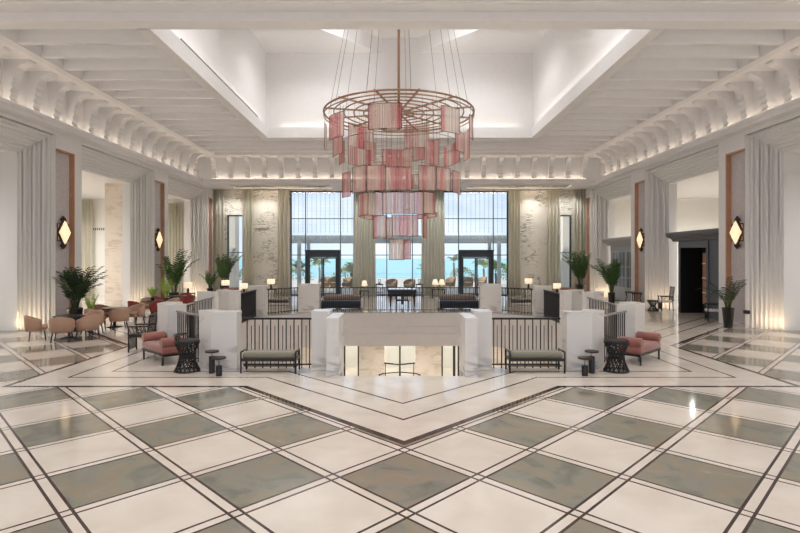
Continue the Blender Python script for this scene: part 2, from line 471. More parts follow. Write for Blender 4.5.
# niche panels and sconces
def niche_panel(s, n0, n1, label):
    o = thing('wall_panel', label, 'panel', (s*(XW+.2), (n0+n1)/2, 0))
    h = (n1-n0)/2
    MB().box(-s*.03, 0, -h+.05, h-.05, .12, 6.13).build('fabric_field', 'fabricpanel', o)
    MB().box(-s*.205, 0, h-.05, h, 0, 6.18).box(-s*.1, 0, -h, -h+.05, 0, 6.18).box(-s*.205, 0, -h+.05, h-.05, 6.13, 6.18).build('bronze_frame', 'bronze', o)
    MB().box(-s*.06, 0, -h+.05, h-.05, 0, .12).build('plinth', 'stone', o)
    return o
for s, side in ((-1, 'left'), (1, 'right')):
    for k, ((n0, n1), nm) in enumerate(zip(NICHE, ('nearest', 'middle', 'farthest'))):
        niche_panel(s, n0, n1, 'tall bronze framed fabric panel in the %s niche of the %s wall' % (nm, side))
def sconce(s, y, label):
    o = thing('wall_sconce', label, 'lamp', (s*(XW+.19), y, 3.3), 0)
    def plate(pts, d0, d1, m, name, hole=None):
        mb = MB(); n = len(pts)
        v = [(-s*d0, p, q) for p, q in pts]+[(-s*d1, p, q) for p, q in pts]
        mb.add(v, [tuple(range(n)), tuple(range(n, 2*n))]+[(i, (i+1) % n, n+(i+1) % n, n+i) for i in range(n)])
        return mb.build(name, m, o)
    MB().box(0, -s*.1, -.06, .06, -.3, .3).build('back_plate', 'darkbronze', o)
    def frame(pts, d, t, name):
        mb = MB()
        for i in range(len(pts)):
            a, b = pts[i], pts[(i+1) % len(pts)]
            mb.tube((-s*d, *a), (-s*d, *b), t, n=6)
        mb.build(name, 'darkbronze', o)
    frame([(-.3, -.3), (.3, -.3), (.3, .3), (-.3, .3)], .1, .018, 'square_frame')
    frame([(-.34, 0), (0, -.52), (.34, 0), (0, .52)], .13, .03, 'diamond_frame')
    for zq in (-.46, .46):
        plate([(-.14, zq), (0, zq-.12), (.14, zq), (0, zq+.12)], .08, .14, 'darkbronze', 'point_ornament')
    mb = MB()
    v = [(-s*.16, -.3, 0), (-s*.16, 0, -.42), (-s*.16, .3, 0), (-s*.16, 0, .42)]
    v2 = [(-s*.22, -.25, 0), (-s*.22, 0, -.36), (-s*.22, .25, 0), (-s*.22, 0, .36)]
    mb.add(v+v2, [(0, 1, 2, 3), (4, 5, 6, 7)]+[(i, (i+1) % 4, 4+(i+1) % 4, 4+i) for i in range(4)])
    mb.build('alabaster_lantern', 'sconce', o)
    return o
for s, side in ((-1, 'left'), (1, 'right')):
    for (n0, n1), nm in zip(NICHE[:2], ('nearest', 'second')):
        sconce(s, (n0+n1)/2, 'glowing diamond wall sconce on the %s niche of the %s wall' % (nm, side))

# ------------------------------------------------------------------ window wall
wb = MB()
for s in (-1, 1):
    wb.box(s*XW, s*11.05, YB, YB+.3, 0, ZC); wb.box(s*11.05, s*9.95, YB, YB+.3, 5.16, ZC); wb.box(s*11.05, s*9.95, YB, YB+.3, 0, .25)
    wb.box(s*9.95, s*7.0, YB, YB+.3, 0, ZC)
wb.box(-7, 7, YB, YB+.3, 6.7, ZC)
struct(wb, 'wall_back', 'backmarble')
struct(MB().box(-XW-1.2, XW+1.2, 30.45, 32.98, ZL, 9), 'wall_back_frieze', 'plaster')
# cornice at the back: lip, soffit with two lit recesses
lb = MB()
lb.box(-11.5, 11.5, 30.1, 30.16, ZS-.01, ZL).box(-11.52, 11.52, 30.06, 30.12, ZS+.14, ZL+.02)
lb.box(-XW, XW, 30.13, 31.0, ZS, ZS+.06).box(-XW, XW, 32.45, 33, ZS, ZS+.06)
for x0, x1 in ((-XW, -10.4), (-4.2, 4.2), (10.4, XW)): lb.box(x0, x1, 31.0, 32.45, ZS, ZS+.06)
struct(lb, 'trim_%d' % tn, 'plaster'); tn += 1
for s in (-1, 1):
    area('soffit_cove', (s*7.3, 31.05, ZS+.12), (R(90), 0, 0), 6.0, .05, 22, (1, .8, .6))
for x in (-10.6, -8.5, -5.2, -2.2, 2.2, 5.2, 8.5, 10.6): spot('wall_washer', (x, 32.1 if abs(x) > 6 else 31.6, ZS-.02), 150, 130, rad=.04)  # unseen spots added to brighten the back wall
# windows: three bays
def window(nm, x0, x1, z0, z1, vs, hs, cut=None):
    o = bpy.data.objects.new(nm, None); C.objects.link(o); o['kind'] = 'structure'; o.location = ((x0+x1)/2, YB+.1, 0)
    cx = (x0+x1)/2; f = MB()
    f.box(x0-cx, x0-cx+.08, 0, .12, z0, z1).box(x1-cx-.08, x1-cx, 0, .12, z0, z1).box(x0-cx, x1-cx, 0, .12, z1-.08, z1).box(x0-cx, x1-cx, 0, .12, z0, z0+.06)
    f.build('window_frame', 'alu', o)
    for v in vs: MB().box(v-cx-.03, v-cx+.03, .02, .1, z0, z1).build('mullion', 'mull', o)
    for h in hs: MB().box(x0-cx, x1-cx, .03, .09, h-.025, h+.025).build('transom', 'mull', o)
    gl = MB()
    if cut:
        gl.box(x0-cx, cut[0]-cx, .055, .065, z0, z1).box(cut[1]-cx, x1-cx, .055, .065, z0, z1).box(cut[0]-cx, cut[1]-cx, .055, .065, 2.9, z1)
    else: gl.box(x0-cx, x1-cx, .055, .065, z0, z1)
    gl.build('pane', 'glass', o)
window('window_1', -7.0, -2.2, 0, 6.7, [-6.03, -3.78], [4.93, 2.59], (-6.0, -3.8))
window('window_2', -2.2, 2.2, 0, 6.7, [-.8, .85], [4.93, 2.59])
window('window_3', 2.2, 7.0, 0, 6.7, [3.82, 6.05], [4.93, 2.59], (3.83, 6.03))
window('window_4', -11.05, -9.95, .25, 5.16, [], [2.75])
window('window_5', 9.95, 11.05, .25, 5.16, [], [2.75])
def gdoor(nm, x0, x1):
    o = bpy.data.objects.new(nm, None); C.objects.link(o); o['kind'] = 'structure'; o.location = ((x0+x1)/2, YB-.12, 0)
    w = (x1-x0)/2
    MB().box(-w, -w+.2, 0, .3, 0, 2.9).box(w-.2, w, 0, .3, 0, 2.9).box(-w, w, -.05, .3, 2.45, 2.9).box(-w-.02, w+.02, -.08, .32, 2.84, 2.92).build('door_frame', 'alu', o)
    for q in (-1, 1):
        a, b = (-w+.2, -.01) if q < 0 else (.01, w-.2)
        lf_ = MB().box(a, a+.08, .1, .18, .02, 2.44).box(b-.08, b, .1, .18, .02, 2.44).box(a+.08, b-.08, .1, .18, .02, .14).box(a+.08, b-.08, .1, .18, 2.36, 2.44).build('door_leaf', 'alu', o)
        MB().box(a+.07, b-.07, .135, .145, .13, 2.37).build('pane', 'glass', lf_)
        MB().tube((-q*-.12 if False else q*.13, .07, .85), (q*.13, .07, 1.35), .015).build('handle', 'handrail', lf_)
gdoor('door_1', -6.0, -3.8); gdoor('door_2', 3.83, 6.03)
# beaded screens outside the upper glass
for x0, x1, nm in ((-6.95, -2.25, 'left'), (-2.15, 2.15, 'middle'), (2.25, 6.95, 'right')):
    mb = MB().box(x0, x1, 33.32, 33.6, 6.69, 6.76); x = x0+.1
    while x < x1:
        mb.box(x-.005, x+.005, 33.55, 33.56, 4.0, 6.7)
        z = 4.1
        while z < 6.7:
            mb.box(x-.014, x+.014, 33.545, 33.573, z, z+.07); z += .22
        x += .29
    o = mb.build('bead_screen', 'rods'); tag(o, 'hanging bead screen outside the upper panes of the %s window' % nm, 'screen'); o['kind'] = 'stuff'

# curtains
def curtain(x0, x1, label, y=32.72, z1=6.74, amp=.07, n=None):
    W = x1-x0; n = n or max(3, int(W/.19)); k = n*8
    rings = []
    for z, kk in ((0.02, 1.05), (1.5, 1.0), (3.2, .97), (5, .98), (z1, .92)):
        ring = []
        for sgn in (1, -1):
            for q in range(k+1):
                t = q/k if sgn > 0 else 1-q/k
                yy = math.sin(t*n*2*PI)*amp+math.sin(t*9+x0)*.02
                ring.append(((t-.5)*W*kk, yy+(-.012 if sgn > 0 else .012), z))
        rings.append(ring)
    o = MB().loft(rings).build('curtain', 'curtain', None, ((x0+x1)/2, y, 0))
    return tag(o, label, 'curtain')
for x0, x1, l in ((-11.78, -11.1, 'taupe curtain in the far left corner beside the left wall'), (-9.98, -9.25, 'taupe curtain left of the wide veined panel on the left'),
                  (-7.72, -7.0, 'taupe curtain at the left edge of the left glass door bay'), (-2.95, -1.5, 'wide taupe curtain left of the middle window bay'),
                  (1.4, 2.9, 'wide taupe curtain right of the middle window bay'), (6.95, 7.72, 'taupe curtain at the right edge of the right glass door bay'),
                  (9.4, 10.25, 'taupe curtain right of the wide veined panel on the right'), (10.98, 11.78, 'taupe curtain in the far right corner beside the right wall')):
    curtain(x0, x1, l)
curtain(-20.15, -19.45, 'grey green curtain in the left side lounge behind the nearest niche', 32.7, 6.1)
curtain(-14.75, -13.75, 'grey green curtain seen through the farthest portal on the left', 32.7, 5.9)

# ------------------------------------------------------------------ ceiling
struct(MB().box(-XW-1, XW+1, -8, 12.9, 8.61, 8.9).box(-XW-1, -6.75, 12.9, 33.2, 8.86, 9).box(6.75, XW+1, 12.9, 33.2, 8.86, 9).box(-6.75, 6.75, 26.0, 33.2, 8.86, 9), 'ceiling', 'ceiling')
fb = MB().box(-XW, XW, 12.9, 13.3, 8.36, 8.9).box(-XW, XW, 12.86, 13.34, ZC, 8.4).box(-XW, XW, 12.5, 12.92, 8.57, 8.64)
tag(fb.build('ceiling_beam', 'ceiling'), 'deep white cross beam at the very top of the picture', 'beam')
# trims: aperture lip, side rails
tr = MB()
tr.box(-6.85, -6.5, 13.3, 25.35, ZC, 8.85).box(6.5, 6.85, 13.3, 25.35, ZC, 8.85).box(-6.85, 6.85, 25.35, 25.7, ZC, 8.85)
struct(tr, 'trim_%d' % tn, 'plaster'); tn += 1
tr = MB()
for s in (-1, 1): tr.box(s*10.57, s*10.82, 13.3, 29.45, ZC-.02, 8.87)
tr.box(-10.82, 10.82, 29.45, 29.7, ZC-.02, 8.87)
struct(tr, 'trim_%d' % tn, 'plaster'); tn += 1
sof = MB()
for s in (-1, 1): sof.box(s*10.8, s*XW, 13.3, 29.68, ZC, ZC+.05)
sof.box(-XW, XW, 29.68, 30.5, ZC, ZC+.05)
struct(sof, 'ceiling_border', 'ceiling')
for k in range(1, 17):
    y = 13.3+.97*k
    th, zb = .09, ZC+.01
    def beam(x0, x1, label, grp):
        mb = MB().box(x0, x1, y-.06, y+.06, zb+.07, 8.87).box(x0, x1, y-.085, y+.085, zb, zb+.07)
        tag(mb.build('ceiling_beam', 'ceiling'), label, 'beam', grp)
    if y < 25.3:
        beam(-10.6, -6.83, 'white ceiling slat beam in the row left of the raised lantern', 'slat beams left of the lantern')
        beam(6.83, 10.6, 'white ceiling slat beam in the row right of the raised lantern', 'slat beams right of the lantern')
    elif y < 29.4:
        beam(-10.6, 10.6, 'long white ceiling slat beam behind the raised lantern', 'slat beams behind the lantern')
# lantern walls
lan = MB()
ZT, ZD = 12.75, 13.5
lan.box(-6.95, -6.75, 12.7, 26.2, 8.86, 13.7).box(6.75, 6.95, 12.7, 26.2, 8.86, 13.7).box(-6.95, 6.95, 26.0, 26.2, 8.86, 13.7).box(-6.95, 6.95, 12.7, 12.9, 8.86, 13.7)
struct(lan, 'wall_lantern', 'plaster')
cy0, hd = 19.45, 7.45
lc = MB()
for sx in (-1, 1):
    for sy in (-1, 1):
        ymax = 26.0 if sy > 0 else 12.9
        dy = abs(ymax-cy0)
        lc.prism([(sx*6.75, ymax), (sx*(hd-dy), ymax), (sx*6.75, cy0+sy*(hd-6.75))], ZT, ZD)
struct(lc, 'ceiling_lantern', 'ceiling')
struct(MB().box(-6.95, 6.95, 12.7, 26.2, ZD, 13.7), 'ceiling_lantern_top', 'ceiling')
struct(MB().box(-7, 7, 12.6, 26.3, 13.75, 14).box(-22, 22, -8, 12.6, 9.1, 9.3).box(-22, 22, 26.3, 33.5, 9.1, 9.3).box(-22, -7, 12.6, 26.3, 9.1, 9.3).box(7, 22, 12.6, 26.3, 9.1, 9.3), 'roof', 'roof')  # unseen roof slabs, added to keep the sun out
tag(MB().box(-6.76, -6.73, 15.8, 24.5, 9.0, 9.14).build('air_grille', 'grille'), 'long dark slot grille in the left wall of the raised lantern', 'grille')
for sx in (-1, 1):
    area('lantern_cove', (sx*6.6, 19.4, 8.95), (PI, 0, 0), .1, 12, 12, (1, .95, .9))
    for sy in (-1, 1):
        a = math.atan2(sy, sx)
        d = Vector((sx, sy, 0)).normalized()
        p = Vector((sx*2.9, cy0+sy*2.9, 13.3))
        area('shaft_cove', p, d.to_track_quat('-Z', 'Z').to_euler(), 7.5, .2, 40, (.95, .98, 1))
area('lantern_cove', (0, 25.85, 8.95), (PI, 0, 0), 12, .1, 12, (1, .86, .7))

# corbels
pc = [(0, 7.02), (.2, 7.02), (.25, 7.1), (.2, 7.2), (.27, 7.3), (.23, 7.4), (.3, 7.5), (.26, 7.6), (.33, 7.7), (.3, 7.79), (.37, 7.88), (.38, 7.98), (.45, 8.09), (.58, 8.17), (.72, 8.21), (.79, 8.27), (.78, 8.34), (0, 8.34)]
me0 = None
for s, side in ((-1, 'left'), (1, 'right')):
    proto = None
    for k in range(16):
        y = 14.5+.98*k
        if proto is None:
            proto = MB().prof(pc, lambda p, q, t: (-s*p, t, q), -.15, .15).build('corbel', 'plaster'); o = proto
        else:
            o = proto.copy(); C.objects.link(o)
        o.location = (s*(XW+.01), y, 0)
        tag(o, 'white scrolled corbel in the row under the %s ceiling edge' % side, 'corbel', 'corbels along the %s wall' % side)
proto = None
for k in range(-11, 12):
    if proto is None:
        proto = MB().prof(pc, lambda p, q, t: (t, -p*.82, q), -.13, .13).build('corbel', 'plaster'); o = proto
    else:
        o = proto.copy(); C.objects.link(o)
    o.location = (k*.99, 30.46, 0)
    tag(o, 'white scrolled corbel in the row above the window wall', 'corbel', 'corbels along the back wall')
for s in (-1, 1):
    area('ledge_cove', (s*11.68, 16, ZL+.0), (PI, 0, 0), .1, 28, 42, (1, .84, .68))
area('ledge_cove', (0, 30.3, ZL+.0), (PI, 0, 0), 22, .1, 42, (1, .84, .68))

# ------------------------------------------------------------------ chandelier
ch = thing('chandelier', 'huge tiered chandelier of pink woven panels under a bronze ring', 'chandelier', (-.05, 19.3, 0))
ZR = 7.8
MB().tube((0, 0, ZR-.6), (0, 0, ZD), .05).build('rod', 'brass', ch)
MB().lathe([(.5, ZD-.16), (.5, ZD-.02)], n=24).build('ceiling_rose', 'brass', ch)
radii = [2.79, 2.42, 2.05, 1.68, 1.31, .94, .57]
for r in radii:
    MB().path([(r*math.cos(2*PI*k/56), r*math.sin(2*PI*k/56), ZR) for k in range(56)], .034 if r > 2.7 else .024, 6, True).build('ring', 'brass', ch)
MB().path([(2.79*math.cos(2*PI*k/56), 2.79*math.sin(2*PI*k/56), ZR-.14) for k in range(56)], .02, 6, True).build('ring', 'brass', ch)
for k in range(12):
    a = 2*PI*(k+.45)/12
    MB().box(.2, 2.8, -.03, .03, ZR+.01, ZR+.06).build('spoke', 'brass', ch, rz=a)
for k in range(11):
    a = R(17+32.7*k)
    MB().tube((2.62*math.cos(a), 2.62*math.sin(a), ZR), (1.55*math.cos(a), 1.55*math.sin(a), ZD), .006, n=5).build('cable', 'darkbronze', ch)
for r, z in ((2.25, 6.62), (1.5, 5.75), (1.0, 5.0), (.42, 4.25)):
    MB().path([(r*math.cos(2*PI*k/40), r*math.sin(2*PI*k/40), z) for k in range(40)], .012, 5, True).build('tier_ring', 'brass', ch)
# panels: (angle in degrees, 0 = towards the viewer, + = right; radius; width; top; bottom)
panels = []
def px_panel(x0, y0, x1, y1, rad, front):
    D, F = 19.3, 515
    xc = (x0+x1)/2
    phi = 0
    t = (xc-398)/F
    best = None
    for q in range(-900, 901):
        ph = R(q/10*.999)
        X = -.05+rad*math.sin(ph); Yv = D-(1 if front else -1)*rad*math.cos(ph)
        e = abs((X+.08)/Yv-t)
        if best is None or e < best[0]: best = (e, ph, Yv)
    _, ph, Yv = best
    w = (x1-x0)*Yv/F/max(abs(math.cos(ph)), .3)
    w = min(max(w, .35), 1.3)
    panels.append((ph if front else PI-ph, rad, w, 2.4+(258-y0)*Yv/F, 2.4+(258-y1)*Yv/F))
def z1(a, b, c, d, r, f): px_panel(310+a/4.444, 80+b/4.444, 310+c/4.444, 80+d/4.444, r, f)
def z2(a, b, c, d, r, f): px_panel(330+a/5.333, 180+b/5.333, 330+c/5.333, 180+d/5.333, r, f)
z1(258, 105, 408, 218, 2.79, True); z1(580, 122, 670, 235, 2.79, True); z1(80, 150, 155, 258, 2.79, True); z1(705, 160, 728, 262, 2.79, True)
z1(63, 195, 75, 308, 2.79, False); z1(175, 198, 280, 302, 2.6, False); z1(420, 196, 527, 302, 2.79, False); z1(95, 250, 152, 335, 2.42, True)
z1(125, 280, 157, 373, 2.2, True); z1(640, 232, 690, 320, 2.42, True); z1(680, 222, 710, 352, 2.6, False)
z1(172, 302, 272, 382, 2.05, False); z1(240, 276, 290, 358, 2.42, False); z1(322, 308, 450, 387, 2.05, False); z1(455, 300, 512, 356, 2.42, False); z1(512, 268, 570, 380, 2.2, False); z1(597, 284, 660, 375, 2.2, False)
z1(140, 412, 182, 520, 2.25, True); z1(187, 384, 252, 500, 2.05, True); z1(250, 380, 335, 492, 2.25, True); z1(335, 387, 450, 490, 2.05, True); z1(483, 382, 560, 492, 2.25, True); z1(560, 390, 627, 492, 2.1, True); z1(628, 410, 675, 505, 2.25, True)
z1(450, 420, 485, 480, 2.25, False)
z2(148, 72, 205, 190, 1.5, True); z2(203, 70, 242, 186, 1.31, False); z2(280, 65, 395, 178, 1.5, True); z2(395, 68, 450, 180, 1.5, False); z2(448, 62, 500, 182, 1.31, True); z2(498, 65, 562, 180, 1.5, True); z2(240, 66, 285, 190, 1.5, False)
z2(228, 192, 300, 310, 1.0, True); z2(292, 200, 335, 312, 1.0, False); z2(332, 187, 470, 300, 1.0, True); z2(492, 190, 522, 310, 1.0, True); z2(150, 180, 240, 206, 1.31, False); z2(470, 178, 565, 202, 1.31, False)
z2(315, 315, 395, 425, .42, True); z2(385, 320, 430, 422, .42, False)
for ph, rad, w, zt, zb in panels:
    # local frame: x along the panel, y outwards
    px, py = rad*math.sin(ph), -rad*math.cos(ph)
    h = zt-zb
    p = MB()
    nseg = 6; cur = .06*w
    ring0, ring1 = [], []
    pts = [((q/nseg-.5)*w, -cur*(1-(2*q/nseg-1)**2)) for q in range(nseg+1)]
    poly = pts+[(x, y+.012) for x, y in pts[::-1]]
    p.prism(poly, -h, 0)
    o = p.build('shade_panel', 'thread', ch, (px, py, zt), ph)
    f = MB()
    for z in (0, -h): f.path([(x, y, z) for x, y in pts], .01, 6)
    for e in (0, -1): f.tube((pts[e][0], pts[e][1], 0), (pts[e][0], pts[e][1], -h), .01, n=6)
    f.build('panel_frame', 'darkbronze', o)
    if zt < ZR-.05:
        for e in (1, -2): MB().tube((pts[e][0], pts[e][1], 0), (pts[e][0]*.9, pts[e][1], ZR-zt), .004, n=4).build('hanger_wire', 'darkbronze', o)

# ------------------------------------------------------------------ balustrade island
def pier(poly, h, label, name='marble_pier'):
    cx = sum(p[0] for p in poly)/len(poly); cy = sum(p[1] for p in poly)/len(poly)
    q = [(x-cx, y-cy) for x, y in poly]
    o = thing(name, label, 'pier', (cx, cy, 0))
    MB().prism(q, 0, .06).build('skirting', 'stone', o)
    MB().prism([(x*.985, y*.985) for x, y in q], .06, h-.06).build('shaft', 'stone', o)
    MB().prism(q, h-.06, h).build('cap', 'stone', o)
for s, side in ((-1, 'left'), (1, 'right')):
    def mp(pts): return [(s*x, y) for x, y in pts]
    pier(mp([(3.5, 10.94), (4.05, 10.94), (4.48, 11.37), (4.2, 11.65), (3.88, 11.28), (3.5, 11.28)]), 1.25, 'pale marble pier at the front %s corner of the stair well' % side)
    pier(mp([(1.53, 10.94), (1.92, 10.94), (1.92, 11.4), (1.53, 11.4)]), 1.27, 'marble pier behind the stair cheek on the %s' % side)
    pier(mp([(1.27, 10.36), (1.525, 10.36), (1.525, 11.4), (1.27, 11.4)]), 1.19, 'marble stair cheek on the %s side of the stair mouth' % side, 'stair_cheek')
    pier(mp([(5.72, 12.61), (6.2, 13.09), (6.2, 13.62), (5.78, 13.62), (5.78, 13.3), (5.4, 12.93)]), 1.25, 'marble pier at the outer %s corner behind the salmon daybed' % side)
    pier(mp([(6.2, 17.2), (6.45, 17.2), (7.05, 17.8), (6.75, 18.0), (6.35, 17.6), (6.2, 17.6)]), 1.25, 'low marble pier on the %s edge, outer of the two side by side' % side)
    pier(mp([(5.72, 18.1), (6.03, 18.1), (6.7, 18.77), (6.4, 19.0), (5.95, 18.5), (5.72, 18.5)]), 1.25, 'low marble pier on the %s edge, inner of the two side by side' % side)
    pier(mp([(5.58, 21.3), (6.3, 21.3), (6.3, 21.8), (5.58, 21.8)]), 1.25, 'marble pier on the far %s of the well between two railings' % side)
    pier(mp([(3.55, 22.78), (4.5, 22.78), (4.5, 23.25), (3.55, 23.25)]), 1.25, 'tall marble pier at the far %s beside the navy sofa' % side)
def railing(p0, p1, label, dense=.174, short=True, top='iron'):
    p0, p1 = Vector(p0), Vector(p1); d = p1-p0; L = d.length
    o = thing('railing', label, 'railing', (p0.x, p0.y, 0), math.atan2(d.y, d.x))
    MB().box(0, L, -.03, .03, 1.06, 1.1).build('handrail', top, o)
    MB().box(0, L, -.014, .014, .07, .1).build('bottom_rail', 'iron', o)
    n = max(2, round(L/dense))
    m1 = m2 = None
    for k in range(n):
        x = (k+.5)*L/n
        if m1 is None: b = MB().box(-.011, .011, -.011, .011, .0, 1.06).build('baluster', 'iron', o); m1 = b
        else: b = m1.copy(); C.objects.link(b)
        b.location = (x, 0, 0)
        if short and k < n-1:
            if m2 is None: b = MB().box(-.007, .007, -.007, .007, .1, .93).build('short_bar', 'iron', o); m2 = b
            else: b = m2.copy(); C.objects.link(b)
            b.location = (x+L/n*.55, 0, 0)
for s, side in ((-1, 'left'), (1, 'right')):
    railing((s*3.45, 11.22), (s*1.92, 11.22), 'black iron railing behind the olive bench at the front %s' % side)
    railing((s*4.4, 11.58), (s*5.55, 12.75), 'iron railing with steel handrail behind the salmon daybed on the %s' % side, .12, False, 'handrail')
    railing((s*6.0, 13.62), (s*6.0, 18.05) if False else (s*6.28, 17.3), 'long iron railing along the %s edge of the stair well' % side, .16, False, 'handrail')
    railing((s*5.9, 18.55), (s*5.95, 21.3), 'iron railing seen edge on at the rear %s of the well' % side, .1, True)
    railing((s*5.58, 21.6), (s*4.5, 22.95), 'short slanting iron railing at the far %s corner of the well' % side)
railing((-3.55, 22.95), (3.55, 22.95), 'long thin iron railing along the far edge in front of the piano')

# ------------------------------------------------------------------ furniture
def bench(loc, label, rz=0):
    o = thing('bench', label, 'bench', loc, rz)
    MB().rbox(-.55, .55, -.2, .2, .3, .43, .06).build('cushion', 'olive', o)
    MB().box(-.58, .58, -.21, .21, .25, .3).build('seat_frame', 'black', o)
    for sx in (-1, 1):
        for sy in (-1, 1):
            MB().tube((sx*.57, sy*.2, 0), (sx*.57, sy*.2, .45), .019).build('leg', 'black', o)
        MB().tube((sx*.57, -.2, .44), (sx*.57, .2, .44), .018).build('end_rail', 'black', o)
    MB().box(-.57, .57, -.012, .012, .1, .125).build('stretcher', 'black', o)
    return o
b0 = bench((-2.78, 10.92, 0), 'olive velvet bench with black frame before the front left railing')
copy_tree(b0, (2.82, 10.92, 0), 0, 'olive velvet bench with black frame before the front right railing')
copy_tree(b0, (-5.95, 25.0, 0), 0, 'dark olive bench behind the far left railing')
copy_tree(b0, (5.95, 25.0, 0), 0, 'dark olive bench behind the far right railing')

def drum(loc, label, h, hc):
    o = thing('side_table', label, 'table', loc)
    MB().lathe([(.06, 0), (.062, .01), (.062, hc), (.055, hc+.005)]).build('drum_base', 'black', o)
    MB().tube((0, 0, hc), (0, 0, h-.03), .012).build('stem', 'handrail', o)
    MB().lathe([(.13, h-.035), (.14, h-.03), (.14, h-.005), (.135, h)], n=28).build('table_top', 'darkbronze', o)
    return o
for s, side in ((-1, 'left'), (1, 'right')):
    drum((s*3.96, 10.74, 0), 'taller black drum side table by the front %s marble pier' % side, .47, .35)
    drum((s*3.73, 10.5, 0), 'shorter black drum side table before the front %s marble pier' % side, .38, .2)

def hourglass(loc, label, h=.67, r=.25, rw=.15, n=16, m='rattan', back=False):
    o = thing('woven_stool', label, 'stool', loc)
    for nm, z, rr in (('foot_ring', .02, r), ('waist_ring', h*.5, rw), ('top_ring', h-.05, r*.95)):
        MB().path([(rr*math.cos(2*PI*k/28), rr*math.sin(2*PI*k/28), z) for k in range(28)], .016, 6, True).build(nm, m, o)
    for tw, nm in ((1, 'lattice'), (-1, 'lattice')):
        mb = MB()
        for k in range(n):
            a = 2*PI*k/n
            pts = []
            for q in range(7):
                t = q/6; z = .02+(h-.07)*t
                rr = rw+(r-rw)*abs(2*t-1)**1.5
                aa = a+tw*(t-.5)*1.3
                pts.append((rr*math.cos(aa), rr*math.sin(aa), z))
            mb.path(pts, .012, 5)
        mb.build(nm, m, o)
    MB().lathe([(r*.97, h-.05), (r*1.0, h-.035), (r*1.0, h-.01), (r*.95, h)], n=28).build('seat', m, o)
    if back:
        mb = MB()
        pts = [(-(r-.02)*math.cos(t), (r-.02)*math.sin(t)) for t in [R(-70+20*k) for k in range(8)]]
        for x, y in pts: mb.tube((x, y, h-.02), (x*1.08, y*1.08, h+.1), .012, n=5)
        mb.path([(x*1.08, y*1.08, h+.1) for x, y in pts], .018, 6)
        mb.build('low_back', m, o)
    return o
hourglass((-4.55, 10.92, 0), 'black woven hourglass stool by the front left pier', back=True)
hourglass((4.55, 10.92, 0), 'black woven hourglass stool by the front right pier')
hourglass((11.45, 23.3, 0), 'small black hourglass stand before the right portal jamb', .5, .24, .1, 12, 'black')

def daybed(loc, rz, label):
    o = thing('daybed', label, 'daybed', loc, rz)
    MB().rbox(-.66, .66, -.26, .26, .24, .42, .06).build('mattress', 'salmon', o)
    for sx in (-1, 1):
        mb = MB(); n = 12
        mb.loft([[(sx*.56+.11*math.cos(2*PI*k/n)*(1 if abs(y) < .25 else .8), y, .5+.11*math.sin(2*PI*k/n)*(1 if abs(y) < .25 else .8)) for k in range(n)] for y in (-.26, -.235, .235, .26)])
        mb.build('bolster', 'salmon', o)
    MB().box(-.66, .66, -.25, .25, .2, .24).build('bed_frame', 'black', o)
    for sx in (-1, 1):
        for sy in (-1, 1): MB().tube((sx*.58, sy*.23, 0), (sx*.58, sy*.23, .21), .022).build('leg', 'black', o)
    return o
d0 = daybed((-5.58, 12.06, 0), R(135), 'salmon velvet daybed with two bolsters left of the stair well')
copy_tree(d0, (5.58, 12.06, 0), R(45), 'salmon velvet daybed with two bolsters right of the stair well')

def tubchair(loc, rz, label, m, group=None):
    """curved tub chair; faces +y, back towards -y"""
    o = thing('tub_chair', label, 'chair', loc, rz, group)
    MB().rbox(-.24, .24, -.22, .26, .34, .45, .06).build('seat', m, o)
    n = 18; rings = []
    for q in range(n+1):
        a = R(-20-140*2*q/n/ (2) * 1.57) if False else R(20-220*q/n)
        # from front right round the back to front left
        t = abs(2*q/n-1)                     # 0 at back centre, 1 at the arm tips
        top = .74-.17*t**1.6
        ro, ri = .31, .25
        c, sn = math.cos(a), math.sin(a)
        rings.append([(ro*c*.92, ro*sn*.92, .28), (ro*c, ro*sn, .42), (ro*c*1.04, ro*sn*1.04, top-.02), (ro*c*1.0, ro*sn*1.0, top), (ri*c*1.08, ri*sn*1.08, top), (ri*c*1.02, ri*sn*1.02, top-.03), (ri*c, ri*sn, .42), (ri*c*.9, ri*sn*.9, .28)])
    MB().loft(rings).build('backrest', m, o)
    MB().rbox(-.23, .23, -.22, .22, .28, .345, .03).build('seat_base', m, o)
    for sx in (-1, 1):
        for sy in (-1, 1): MB().tube((sx*.23, sy*.2, 0), (sx*.19, sy*.17, .3), .014, .02).build('leg', 'black', o)
    return o
def cafe_table(loc, label, r=.42):
    o = thing('cafe_table', label, 'table', loc)
    MB().lathe([(r-.02, .63), (r, .64), (r, .66), (r-.01, .67)], n=32).build('table_top', 'black', o)
    MB().tube((0, 0, .02), (0, 0, .64), .04).build('pedestal', 'black', o)
    MB().lathe([(.25, 0), (.25, .015), (.06, .05)], n=24).build('foot', 'black', o)
    return o
protos = {}
def place_chair(x, y, tx, ty, m, label):
    rz = math.atan2(ty-y, tx-x)-PI/2
    if m not in protos: protos[m] = tubchair((x, y, 0), rz, label, m); return
    copy_tree(protos[m], (x, y, 0), rz, label)
